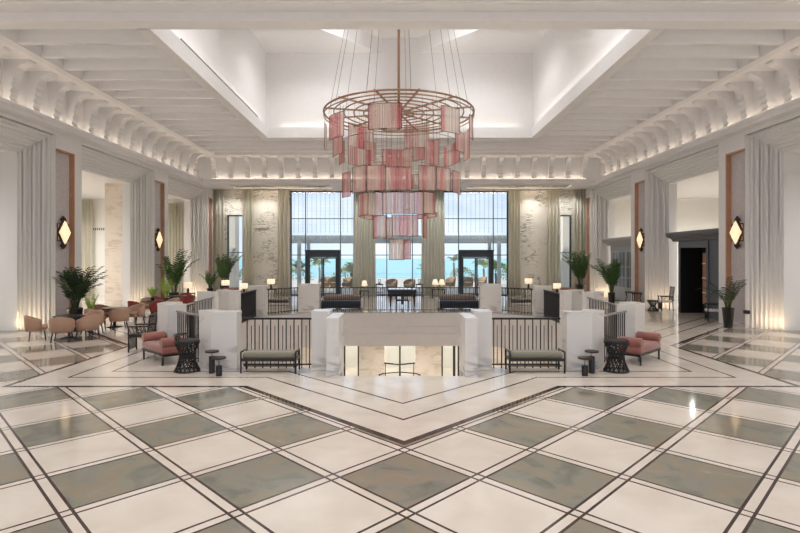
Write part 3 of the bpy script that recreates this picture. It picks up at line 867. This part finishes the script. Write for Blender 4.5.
sets = [((-9.98, 15.5), 'black round café table nearest, before the potted palm', 'nearest café table',
         [(-9.72, 14.78, 'beige', 'tan tub chair with its back to the viewer at'), (-10.62, 15.05, 'beige', 'tan tub chair on the left side of'), (-9.27, 15.25, 'beige', 'tan tub chair on the right side of'), (-9.75, 16.28, 'beige', 'tan tub chair on the far side of')]),
        ((-9.95, 17.95), 'black round café table second from the viewer on the left', 'second café table',
         [(-10.2, 17.22, 'beige', 'tan tub chair at the near left of'), (-9.5, 17.4, 'beige', 'tan tub chair at the near right of'), (-9.6, 18.68, 'beige', 'tan tub chair at the far right of'), (-10.62, 18.35, 'tan', 'brown tub chair at the far left of')]),
        ((-10.1, 21.0), 'black round café table third from the viewer, small plant on it', 'third café table',
         [(-10.38, 20.3, 'red', 'wine red tub chair at the near left of'), (-9.6, 20.42, 'red', 'wine red tub chair at the near right of'), (-10.55, 21.62, 'beige', 'tan tub chair at the far left of'), (-9.6, 21.6, 'beige', 'tan tub chair at the far right of')]),
        ((-10.2, 23.6), 'black round café table farthest on the left', 'farthest café table',
         [(-10.75, 23.15, 'red', 'wine red tub chair left of'), (-9.6, 23.2, 'red', 'wine red tub chair right of'), (-10.2, 24.4, 'red', 'wine red tub chair behind')])]
for (tx, ty), lab, ref, chairs in sets:
    cafe_table((tx, ty, 0), lab)
    for x, y, m, l in chairs: place_chair(x, y, tx, ty, m, l+' the '+ref)

# lattice chairs
def lattice_chair(loc, rz, label, arms=True, seatm='black', hb=.95):
    o = thing('lattice_chair', label, 'chair', loc, rz)
    MB().rbox(-.25, .25, -.24, .26, .38, .46, .03).build('seat', seatm, o)
    for sx in (-1, 1):
        MB().tube((sx*.24, .23, 0), (sx*.24, .23, .66 if arms else .42), .02).build('leg', 'black', o)
        MB().path([(sx*.24, -.25, 0), (sx*.24, -.23, .45), (sx*.24, -.3, hb)], .02).build('leg', 'black', o)
        if arms:
            a = MB().box(sx*.24-.025, sx*.24+.025, -.26, .27, .64, .67)
            for k in range(5): a.tube((sx*.24, -.2+.09*k, .46), (sx*.24, -.12+.09*k, .64), .009, n=5)
            a.build('armrest', 'black', o)
    b = MB()
    for z in (.5, hb): b.box(-.24, .24, -.3, -.26, z-.03, z)
    for k in range(-3, 4): b.tube((k*.07, -.27, .48), (k*.07, -.29, hb-.02), .008, n=5)
    for k in range(1, 6): b.tube((-.23, -.275, .48+k*(hb-.5)/6), (.23, -.275, .48+k*(hb-.5)/6), .008, n=5)
    b.build('backrest', 'black', o)
    sk = MB()
    for k in range(-4, 5): sk.tube((k*.05, .24, .08), (k*.05+.02, .24, .38), .008, n=5)
    sk.box(-.24, .24, .23, .25, .06, .085).box(-.24, .24, .225, .255, .34, .385)
    sk.build('apron', 'black', o)
    return o
lattice_chair((-6.72, 13.35, 0), R(95), 'black lattice armchair with caned back beside the left salmon daybed')
lattice_chair((12.1, 23.45, 0), R(80), 'black openwork chair with white seat left of the dark kiosk', True, 'whitefab', 1.1)
lattice_chair((11.9, 19.55, 0), R(70), 'black openwork chair with white seat against the dark kiosk', True, 'whitefab', 1.0)

# palms
def frond_mesh(L, droop, m_leaf, seed, leafl=.28, pairs=13, wd=.03):
    rnd = random.Random(seed); mb = MB(); pts = []
    for q in range(9):
        t = q/8
        ang = R(80)*(1-t*.15)-droop*t*t
        if q == 0: p = Vector((0, 0, 0))
        else:
            el = R(83)-droop*(t**1.4)
            p = pts[-1]+Vector((math.cos(el), 0, math.sin(el)))*(L/8)
        pts.append(p)
    mb.path(pts, [.012*(1-.8*q/8) for q in range(9)], 5)
    for k in range(pairs):
        t = .28+.72*k/(pairs-1); i = min(int(t*8), 7); fr = t*8-i
        p = pts[i].lerp(pts[i+1], fr); d = (pts[i+1]-pts[i]).normalized()
        ll = leafl*(1-.55*abs(t-.5)*1.6)*rnd.uniform(.85, 1.1)
        for sd in (-1, 1):
            out = (d*.75+Vector((0, sd, 0))*.9+Vector((0, 0, rnd.uniform(-.25, .1)))).normalized()
            tip = p+out*ll+Vector((0, 0, -.18*ll)); mid = p+out*ll*.45
            w = d*wd*.5
            up = Vector((0, 0, .008))
            mb.add([p-w*.4, mid-w, tip, mid+w, p+w*.4, mid+up], [(0, 1, 5), (1, 2, 5), (2, 3, 5), (3, 4, 5), (4, 0, 5)])
    return mb
def palm(loc, label, H, n, spread, pot=(.2, .16, .5), leaf='leaf', seed=1, pot_m='black', droop=1.5, leafl=.3, wd=.035, stems=5, wall=0):
    rnd = random.Random(seed)
    o = thing('potted_palm', label, 'plant', loc)
    rt, rb, ph = pot
    MB().lathe([(rb, 0), (rb*1.02, .02), (rt, ph-.03), (rt*1.05, ph-.02), (rt*1.05, ph), (rt*.9, ph), (rt*.88, ph-.05)], n=20).build('pot', pot_m, o)
    MB().lathe([(rt*.88, ph-.06), (rt*.86, ph-.04)], n=20).build('soil', 'soil', o)
    for k in range(stems):
        a = 2*PI*k/stems+.4
        MB().path([(rt*.4*math.cos(a), rt*.4*math.sin(a), ph-.06), (rt*.5*math.cos(a), rt*.5*math.sin(a), ph+(H-ph)*.35)], [.02, .012], 6).build('stem', 'stem', o)
    for k in range(n):
        a = 2.4*k+rnd.uniform(-.3, .3)
        L = (H-ph)*rnd.uniform(.8, 1.15)
        dr = droop*rnd.uniform(.2, 1.2)*spread
        if wall*math.cos(a) > .2: dr *= .3; L *= .85
        f = frond_mesh(L, dr, leaf, seed*100+k, leafl, 14, wd).build('frond', leaf, o, (rt*.35*math.cos(a), rt*.35*math.sin(a), ph-.04), a)
    return o
palm((-10.78, 17.05, 0), 'tall bushy palm in a black pot behind the nearest café table', 2.1, 26, 1.0, (.24, .18, .75), 'leafdark', 3, wall=-1, droop=1.05, leafl=.36, wd=.055)
palm((-11.1, 25.35, 0), 'bushy palm in a black pot before the second left niche', 2.6, 22, .9, (.24, .2, .7), 'leaf', 5, wall=-1, droop=1.0, leafl=.42, wd=.06)
palm((-10.75, 31.6, 0), 'green palm in a black pot at the far left curtain', 2.75, 22, .8, (.26, .2, .8), 'leaf', 8, wall=-1, droop=1.0, leafl=.45, wd=.07)
palm((10.9, 31.0, 0), 'green palm in a black pot at the far right curtain', 2.75, 22, .8, (.26, .2, .8), 'leaf', 11, wall=1, droop=1.0, leafl=.45, wd=.07)
palm((10.95, 26.6, 0), 'bright green palm in a narrow black pot beside the second right niche', 2.5, 20, .9, (.18, .15, .62), 'leaf', 13, wall=1, droop=1.1, leafl=.42, wd=.06)
palm((11.3, 17.75, 0), 'sparse palm in a tall tapered black pot below the nearest right sconce', 1.9, 10, 1.2, (.19, .13, .69), 'leafdark', 17, wall=1, droop=1.6, leafl=.26, wd=.035)
palm((-10.55, 17.55, 0), 'small yellow green plant in a dark pot beside the tall left palm', 1.2, 8, .8, (.12, .1, .55), 'leaf2', 19, droop=.7, leafl=.13, wd=.022)
palm((-10.1, 21.05, .67), 'small yellow green plant on the third café table', 0.6, 8, .9, (.08, .06, .12), 'leaf2', 23, droop=.9, leafl=.14, wd=.025)
palm((-11.1, 24.45, 0), 'light green plant beside the palm at the second left niche', 1.4, 8, .7, (.15, .12, .5), 'leaf2', 29, droop=.9, leafl=.2, wd=.03)
palm((-10.0, 27.2, 0), 'slim green plant in a black pot before the far left portal', 1.75, 7, .9, (.16, .14, .8), 'leaf', 31, leafl=.25, wd=.04)

# kiosks in the right portals
def kiosk(y0, y1, label, m, doors):
    o = thing('kiosk', label, 'kiosk', (12.3, (y0+y1)/2, 0))
    h = (y1-y0)/2; H = 3.12
    # front faces -x. open bay at the far side, broad pillar at the near side
    pn, pf = -h+1.43, h-.15
    if doors: pn = -h+.5
    MB().box(0, 1.0, -h, pn, 0, H).box(-.05, 0, -h, -h+.12, 0, H-.01).box(-.05, 0, pn-.14, pn, 0, H-.01).build('near_pillar', m, o)
    MB().box(0, 1.0, pf, h, 0, H).build('far_pillar', m, o)
    MB().box(.01, 1.0, pn, pf, H-.28, H-.001).build('lintel', m, o)
    pr = [(0, H), (-.1, H+.02), (-.16, H+.12), (-.36, H+.22), (-.4, H+.3), (-.4, H+.4), (0, H+.4)]
    c = MB().prof(pr, lambda p, q, t: (p, t, q), -h-.3, h+.3)
    c.box(.01, 1.0, -h-.29, h+.29, H+.01, H+.39)
    c.build('cornice', m, o)
    MB().box(.95, 1.0, pn, pf, 0, H-.28).build('back_board', 'interior' if not doors else 'kiosk2', o)
    if not doors:
        MB().box(.02, .95, pf-.03, pf, 0, H-.28).build('inner_lining', 'interior', o)
        sh = MB().box(.3, .45, pn+.5, pn+.8, .5, 2.6).build('wood_cabinet', 'wood', o)
        for z in (.95, 1.55, 2.15): MB().box(.27, .3, pn+.5, pn+.8, z, z+.04).build('shelf_edge', 'porcelain', sh)
        MB().box(.1, .2, pn+.03, pn+.26, 0, 2.7).build('door_edge', 'kiosk2', o)
    else:
        n = 3; w = (pf-pn)/n
        for k in range(n):
            a, b = pn+w*k+.01, pn+w*(k+1)-.01
            d = MB().box(.0, .06, a, a+.08, .05, H-.3).box(0, .06, b-.08, b, .05, H-.3).box(0, .06, a+.08, b-.08, .05, .8).box(0, .06, a+.08, b-.08, H-.4, H-.3).box(.01, .05, (a+b)/2-.02, (a+b)/2+.02, .8, H-.4).build('door_leaf', m, o)
            for z in (1.3, 1.9): MB().box(.01, .05, a+.08, b-.08, z, z+.04).build('glazing_bar', m, d)
            MB().box(.025, .035, a+.07, b-.07, .78, H-.39).build('pane', mat('grey cabinet glass', (120, 126, 132), .1), d)
    return o
kiosk(19.2, 22.75, 'dark slate portal kiosk with deep cornice and black interior on the right', 'kiosk', False)
kiosk(26.6, 30.0, 'light grey glazed cabinet with cornice in the farther right portal', 'kiosk2', True)
# black console by the second right niche
o = thing('console_table', 'black console table against the second right niche', 'table', (11.55, 25.45, 0))
MB().box(-.2, .2, -.5, .5, .66, .72).build('table_top', 'black', o)
for sx in (-1, 1):
    for sy in (-1, 1): MB().path([(sx*.15, sy*.44, 0), (sx*.19, sy*.48, .2), (sx*.13, sy*.4, .45), (sx*.17, sy*.45, .67)], [.02, .025, .02, .03]).build('leg', 'black', o)
# small black wall box near the right sconce niche
tag(MB().box(11.75, 11.85, 17.45, 17.65, .5, .62).build('wall_box', 'black'), 'small black box low on the wall beside the nearest right niche', 'box')
# lounge column, cream wall panel, sign on the left
struct(MB().box(-15.05, -14.0, 26.3, 27.4, 0, 6.2), 'column_lounge', 'beigemarble')
sg = thing('wall_sign', 'row of small brown letters on the cream wall of the left lounge', 'sign', (-19.2, 32.98, 4.25))
for k in range(7):
    MB().box(-.4+.13*k, -.35+.13*k, -.03, .02, -.07, .07).build('letter', 'letter', sg)

# piano, bench, sofas
o = thing('grand_piano', 'black grand piano with closed lid beyond the far railing', 'piano', (.13, 25.6, 0))
pp = [(-.68, -.45), (.68, -.45), (.68, .25), (.6, .5), (.35, .7), (.1, 1.0), (-.2, 1.25), (-.5, 1.25), (-.68, 1.0)]
MB().prism(pp, .52, .84).build('case', 'navy' if False else 'black', o)
MB().prism([(x*1.02, y*1.01) for x, y in pp], .84, .88).build('lid', mat('polished piano lid', (200, 200, 204), .08, .6), o)  # pale lid colour stands in for reflected light on the black lacquer
MB().box(-.62, .62, -.62, -.45, .6, .66).build('keyboard_shelf', 'black', o)
for x, y in ((-.58, -.36), (.58, -.36), (-.3, 1.05)): MB().tube((x, y, 0), (x, y, .54), .035, .06).build('leg', 'black', o)
MB().box(-.06, .06, -.1, 0, .1, .55).build('pedal_lyre', 'black', o)
o = thing('piano_bench', 'small black bench in front of the grand piano', 'bench', (.12, 24.55, 0))
MB().rbox(-.32, .32, -.16, .16, .36, .43, .03).build('seat', 'navy', o)
for sx in (-1, 1):
    for sy in (-1, 1): MB().box(sx*.3-.02, sx*.3+.02, sy*.13-.02, sy*.13+.02, 0, .37).build('leg', 'black', o)
def sofa(loc, label):
    o = thing('sofa', label, 'sofa', loc)
    MB().rbox(-.92, .92, -.4, .4, .06, .4, .05).build('seat_base', 'navy', o)
    MB().rbox(-.86, .86, .12, .4, .38, .66, .08).build('back_cushion', 'taupe', o)
    for sx in (-1, 1): MB().rbox(sx*.92, sx*1.02, -.4, .4, .06, .48, .03).build('arm', 'whitefab', o)
    for sx in (-1, 1):
        for sy in (-1, 1): MB().box(sx*.85-.03, sx*.85+.03, sy*.33-.03, sy*.33+.03, 0, .07).build('leg', 'black', o)
    return o
s0 = sofa((-2.75, 24.4, 0), 'navy velvet sofa with taupe back left of the grand piano')
copy_tree(s0, (2.78, 24.4, 0), 0, 'navy velvet sofa with taupe back right of the grand piano')

# table lamps on side tables
def lamp_table(x, y, label, tl, shade='drum', th=.55, tz=None):
    t = thing('lamp_table', tl, 'table', (x, y, 0))
    MB().box(-.28, .28, -.28, .28, th-.04, th).build('table_top', 'black', t)
    for sx in (-1, 1):
        for sy in (-1, 1): MB().box(sx*.25-.015, sx*.25+.015, sy*.25-.015, sy*.25+.015, 0, th-.04).build('leg', 'black', t)
    lampz(x, y, th, label, shade)
def lampz(x, y, z, label, shade):
    o = thing('table_lamp', label, 'lamp', (x, y, z))
    MB().lathe([(.08, 0), (.09, .02), (.05, .05), (.07, .14), (.03, .24), (.015, .28)]).build('lamp_base', 'porcelain' if shade == 'cone' else 'darkbronze', o)
    if shade == 'drum': pr = [(.21, .27), (.21, .55)]
    else: pr = [(.2, .27), (.1, .58)]
    MB().lathe(pr+[(pr[1][0]-.01, pr[1][1]), (pr[0][0]-.01, pr[0][1]+.005)], n=24).build('lamp_shade', 'shade', o)
for px, Y, th, sh, lab in ((188, 26.5, .6, 'drum', 'cream drum table lamp at the left by the pale yellow armchair'), (225.5, 28.5, .62, 'drum', 'cream drum table lamp under the far left palm'),
                           (244, 29.0, .42, 'drum', 'low cream drum table lamp left of the far left marble pier'), (271, 30.0, .62, 'drum', 'cream drum table lamp before the wide veined panel on the left'),
                           (364.5, 30.5, .48, 'cone', 'cream cone table lamp before the left middle curtain'),
                           (528.5, 30.0, .65, 'drum', 'cream drum table lamp before the wide veined panel on the right'), (557, 29.0, .42, 'drum', 'low cream drum table lamp right of the far right marble pier')):
    lamp_table((px-398)*Y/515-.08, Y, lab, 'dark side table under the '+lab[:60].replace('table lamp', 'lamp'), sh, th)
t = thing('lamp_table', 'dark side table carrying cone lamps before the right middle curtain', 'table', (2.32, 30.5, 0))
MB().box(-.4, .4, -.28, .28, .52, .56).build('table_top', 'black', t)
for sx in (-1, 1):
    for sy in (-1, 1): MB().box(sx*.36-.015, sx*.36+.015, sy*.25-.015, sy*.25+.015, 0, .52).build('leg', 'black', t)
lampz(2.12, 30.5, .56, 'cream cone table lamp, taller left one before the right middle curtain', 'cone')
lampz(2.5, 30.35, .56, 'cream cone table lamp, right one before the right middle curtain', 'cone')
for s, px, side in ((-1, 379.5, 'left'), (1, 419.5, 'right')):
    x = (px-398)*31/515-.08
    t = thing('tray_table', 'dark tray table at the %s side of the middle window' % side, 'table', (x, 31, 0))
    MB().box(-.22, .22, -.2, .2, .78, .84).build('tray', 'black', t)
    for sx in (-1, 1):
        for sy in (-1, 1): MB().box(sx*.19-.012, sx*.19+.012, sy*.17-.012, sy*.17+.012, 0, .78).build('leg', 'black', t)
    MB().box(-.16, .16, -.14, .14, .3, .33).build('shelf', 'black', t)
    l = thing('candle_lantern', 'small dark lantern on the %s tray table' % side, 'lantern', (x, 31, .84))
    MB().box(-.08, .08, -.08, .08, 0, .02).box(-.08, -.06, -.08, -.06, .02, .24).box(.06, .08, -.08, -.06, .02, .24).box(-.08, -.06, .06, .08, .02, .24).box(.06, .08, .06, .08, .02, .24).box(-.09, .09, -.09, .09, .24, .27).build('cage', 'black', l)
    MB().lathe([(.03, .02), (.03, .15)], n=12).build('candle', 'porcelain', l)
def armchair(loc, rz, label, m):
    o = thing('armchair', label, 'chair', loc, rz)
    MB().rbox(-.36, .36, -.3, .36, .14, .44, .06).build('seat', m, o)
    MB().rbox(-.42, .42, -.42, -.26, .14, .82, .07).build('backrest', m, o)
    for sx in (-1, 1): MB().rbox(sx*.34, sx*.46, -.34, .36, .14, .6, .05).build('armrest', m, o)
    for sx in (-1, 1):
        for sy in (-1, 1): MB().tube((sx*.36, sy*.3, 0), (sx*.36, sy*.3, .15), .02).build('leg', 'black', o)
    return o
armchair((-9.2, 24.6, 0), R(20), 'pale yellow armchair behind the left railing of the well', 'yellow')
armchair((-8.9, 27.2, 0), R(200), 'brown armchair near the far left lamps', 'tan')
armchair((8.9, 27.2, 0), R(160), 'brown armchair near the far right lamps', 'tan')

# ------------------------------------------------------------------ outside
struct(MB().box(-60, 60, 33.3, 62, -.5, -.03), 'ground_terrace', 'terrace')
struct(MB().box(-400, 400, 62, 90, -6.2, -5.5), 'ground_beach', 'sand')
sea = MB().add([(-6000, 90, -6), (6000, 90, -6), (6000, 9000, -6), (-6000, 9000, -6)], [(0, 1, 2, 3)])
struct(sea, 'ground_sea', 'sea')
struct(MB().box(-60, 60, -60, -8, -.5, -.03), 'ground_forecourt', 'terrace')
for s, side in ((-1, 'left'), (1, 'right')):
    tag(MB().box(s*12.6, s*11.65, 36.6, 37.5, -.03, 7).build('exterior_column', 'outcol'), 'pale outdoor column seen through the narrow %s window' % side, 'column')
pg = thing('pergola', 'grey slatted pergola roof outside the windows', 'pergola', (0, 38.5, 0))
MB().box(-9, 9, -2, -1.85, 3.55, 4.0).box(-9, 9, 1.85, 2, 3.55, 4.0).build('beam', 'pergola', pg)
mb = MB(); x = -9
while x < 9: mb.box(x, x+.1, -2.1, 2.1, 3.75, 4.02); x += .24
mb.build('slat_roof', 'pergola', pg)
for x in (-7.1, 7.1):
    for y in (-1.9, 1.9): MB().box(x-.12, x+.12, y-.12, y+.12, -.03, 3.6).build('post', 'pergola', pg)
def palmtree(x, y, h, crown, label, seed, leaf='leafout', n=16):
    o = thing('palm_tree', label, 'tree', (x, y, -.03))
    MB().path([(0, 0, 0), (.04, 0, h*.5), (0, 0, h)], [.12, .1, .09], 8).build('trunk', 'trunk', o)
    rnd = random.Random(seed)
    for k in range(n):
        a = 2.4*k
        frond_mesh(crown*rnd.uniform(.8, 1.1), rnd.uniform(.9, 2.4), leaf, seed*50+k, crown*.38, 14, crown*.07).build('frond', leaf, o, (0, 0, h-.03), a)
palmtree(-7.1, 46, 1.6, 1.3, 'outdoor palm framed in the left half of the left glass door', 41)
palmtree(-4.35, 48, 1.3, 1.1, 'outdoor palm just right of the left glass door', 43)
palmtree(-4.0, 43, 1.2, 1.0, 'shorter outdoor palm nearest the left middle curtain', 44)
palmtree(4.9, 46, 2.0, .9, 'thin outdoor palm left of the right glass door', 47, n=12)
palmtree(7.4, 45, 1.5, 1.3, 'outdoor palm framed in the right half of the right glass door', 51)
palmtree(7.8, 41.6, 1.2, 1.5, 'big leafed outdoor palm at the right window edge', 53, 'leaf2', 12)
palmtree(-8.1, 42, 1.3, 1.3, 'broad outdoor palm at the left window edge', 57, 'leafout', 14)
palmtree(2.35, 41, .9, 1.2, 'yellow green outdoor palm beside the right middle curtain', 59, 'leaf2', 12)
def outchair(loc, rz, label):
    o = thing('rattan_armchair', label, 'chair', loc, rz)
    n = 16; rings = []
    for q in range(n+1):
        a = R(10-200*q/n); t = abs(2*q/n-1); top = .9-.25*t**2
        c, sn = math.cos(a), math.sin(a)
        rings.append([(.38*c, .38*sn, .1), (.44*c, .44*sn, .5), (.45*c, .45*sn, top), (.39*c, .39*sn, top), (.36*c, .36*sn, .4), (.32*c, .32*sn, .1)])
    MB().loft(rings).build('backrest', 'rattanout', o)
    MB().rbox(-.3, .3, -.25, .36, .1, .42, .05).build('seat', 'rattanout', o)
    MB().rbox(-.27, .27, -.2, .33, .42, .5, .04).build('cushion', 'whitefab', o)
    for sx in (-1, 1):
        for sy in (-1, 1): MB().box(sx*.24-.02, sx*.24+.02, sy*.22-.02, sy*.22+.02, 0, .12).build('leg', 'rattanout', o)
    return o
oc = None
spots = [(-.55, 37.6, 'left of the two seen through the middle window'), (.75, 37.6, 'right of the two seen through the middle window'),
         (-6.1, 42.2, 'leftmost seen through the left glass door'), (-5.2, 41.6, 'second seen through the left glass door'), (-4.2, 42.0, 'just right of the left glass door'), (-3.2, 41.5, 'nearest the left middle curtain outside'),
         (3.2, 41.5, 'nearest the right middle curtain outside'), (4.2, 42.2, 'just left of the right glass door'), (5.6, 41.8, 'left one seen through the right glass door'), (6.8, 42.4, 'right one seen through the right glass door')]
for x, y, l in spots:
    lab = 'honey rattan terrace armchair, '+l
    if oc is None: oc = outchair((x, y, -.03), R(170), lab)
    else: copy_tree(oc, (x, y, -.03), R(170+random.uniform(-40, 40)), lab)
def shrub(x, y, w, h, label, seed):
    rnd = random.Random(seed); mb = MB()
    for k in range(420):
        a = rnd.uniform(0, 2*PI); e = rnd.uniform(-.1, 1.5); rr = rnd.uniform(.75, 1.05)
        p = Vector((w*.5*math.cos(a)*math.cos(e)*rr, .5*math.sin(a)*math.cos(e)*rr, .15+(h-.2)*math.sin(max(e, 0))*rr))
        u = Vector((rnd.uniform(-1, 1), rnd.uniform(-1, 1), rnd.uniform(-1, 1))).normalized()*.12; v = u.orthogonal().normalized()*.05
        mb.add([p-u, p+v, p+u, p-v], [(0, 1, 2, 3)])
    o = thing('shrub', label, 'plant', (x, y, -.03))
    mb.build('foliage', 'hedge', o)
    MB().tube((0, 0, 0), (0, 0, h*.6), .04).build('stem', 'trunk', o)
k = 0
for x, side in ((-10.2, 'seen in the narrow left window'), (-8.4, 'at the left edge of the left door bay'), (-5.6, 'beyond the left glass door'), (-3.0, 'beside the left middle curtain'), (3.6, 'beside the right middle curtain'), (6.3, 'beyond the right glass door'), (8.9, 'at the right edge of the right door bay')):
    shrub(x*1.9, 55, 3.0, 1.5, 'ochre green terrace shrub '+side, 70+k); k += 1

# ------------------------------------------------------------------ light
for y in (-4, 1, 6, 11):
    for x in (-9, -4.5, 0, 4.5, 9):
        spot('downlight', (x, y, 8.55), 215, 126, .55, rad=.25, col=(.97, .985, 1))  # fill spots without fixtures, added to light the room
for s in (-1, 1):
    for y in (14.8, 21.8, 29):  # added spots that brighten the side lounges
        spot('downlight_lounge', (s*16.5, y, 6.1), 640, 160)
        spot('downlight_lounge', (s*19.5, y, 6.1), 420, 160)
WH = (1, .975, .945)
for k in range(0, 17):                      # unseen fill strips added in the beam gaps to brighten the ceiling
    y = 13.3+.97*(k+.5)
    if y < 25.3:
        for s in (-1, 1): area('coffer_strip', (s*8.7, y, 8.84), (0, 0, 0), 3.4, .3, .9, WH)
    elif y < 29.4: area('coffer_strip', (0, y, 8.84), (0, 0, 0), 20, .3, 3, WH)
for x in (-5, 0, 5):
    for y in (14, 20, 27): spot('downlight_lower', (x, y, -1.45 if y > 23 else -1.6), 380, 160)  # added fill for the lower level
area('lower_corridor', (0, 32.2, -1.5), (0, 0, 0), 14, .6, 170)  # added light to make the space behind the lower doors bright
for x in (-4, 4):
    for y in (16, 23): spot('lantern_downlight', (x, y, 12.7), 440, 150, col=(1, .99, .98))  # added spots for general light inside the raised lantern

sun = bpy.data.lights.new('sun', 'SUN'); sun.energy = 2.9; sun.angle = R(1); sun.color = (1, .95, .88)
so = bpy.data.objects.new('sun', sun); C.objects.link(so); so.rotation_euler = Vector((.7, .32, -.64)).to_track_quat('-Z', 'Y').to_euler()

w = bpy.data.worlds.new('World'); sc.world = w; w.use_nodes = True
nt = w.node_tree; bg = nt.nodes['Background']
tc = nt.nodes.new('ShaderNodeTexCoord'); sp = nt.nodes.new('ShaderNodeSeparateXYZ'); nt.links.new(tc.outputs['Generated'], sp.inputs[0])
r1 = nt.nodes.new('ShaderNodeValToRGB'); e = r1.color_ramp.elements
e[0].position = 0; e[0].color = (*lin((226, 234, 246)), 1); e[1].position = .5; e[1].color = (*lin((150, 184, 232)), 1)
nt.links.new(sp.outputs[2], r1.inputs[0])
mp = nt.nodes.new('ShaderNodeMapping'); mp.inputs['Scale'].default_value = (3, 3, 9); nt.links.new(tc.outputs['Generated'], mp.inputs[0])
nz = nt.nodes.new('ShaderNodeTexNoise'); nz.inputs['Scale'].default_value = 1.6; nz.inputs['Detail'].default_value = 6; nt.links.new(mp.outputs[0], nz.inputs['Vector'])
f = ((S(nt, nz.outputs[0]) - .46) * 4).max(0.0).min(.9)
mx = nt.nodes.new('ShaderNodeMix'); mx.data_type = 'RGBA'; nt.links.new(f.k, mx.inputs[0]); nt.links.new(r1.outputs[0], mx.inputs[6]); mx.inputs[7].default_value = (*lin((246, 247, 252)), 1)
nt.links.new(mx.outputs[2], bg.inputs[0]); bg.inputs[1].default_value = .95

# ------------------------------------------------------------------ camera
cam = bpy.data.cameras.new('camera'); co = bpy.data.objects.new('camera', cam); C.objects.link(co)
co.location = (-.08, 0, 2.4); co.rotation_euler = (R(90), 0, 0)
cam.sensor_width = 36; cam.lens = 515/800*36; cam.shift_x = 2/800; cam.shift_y = -8.5/800
cam.clip_end = 20000
sc.camera = co
vs = sc.view_settings
vs.view_transform = 'Standard'; vs.look = 'None'; vs.gamma = 1; vs.use_curve_mapping = False; vs.exposure = .52
sc.cycles.max_bounces = 8; sc.cycles.diffuse_bounces = 5; sc.cycles.transparent_max_bounces = 24
sc.cycles.sample_clamp_indirect = 4
sc.cycles.use_denoising = True
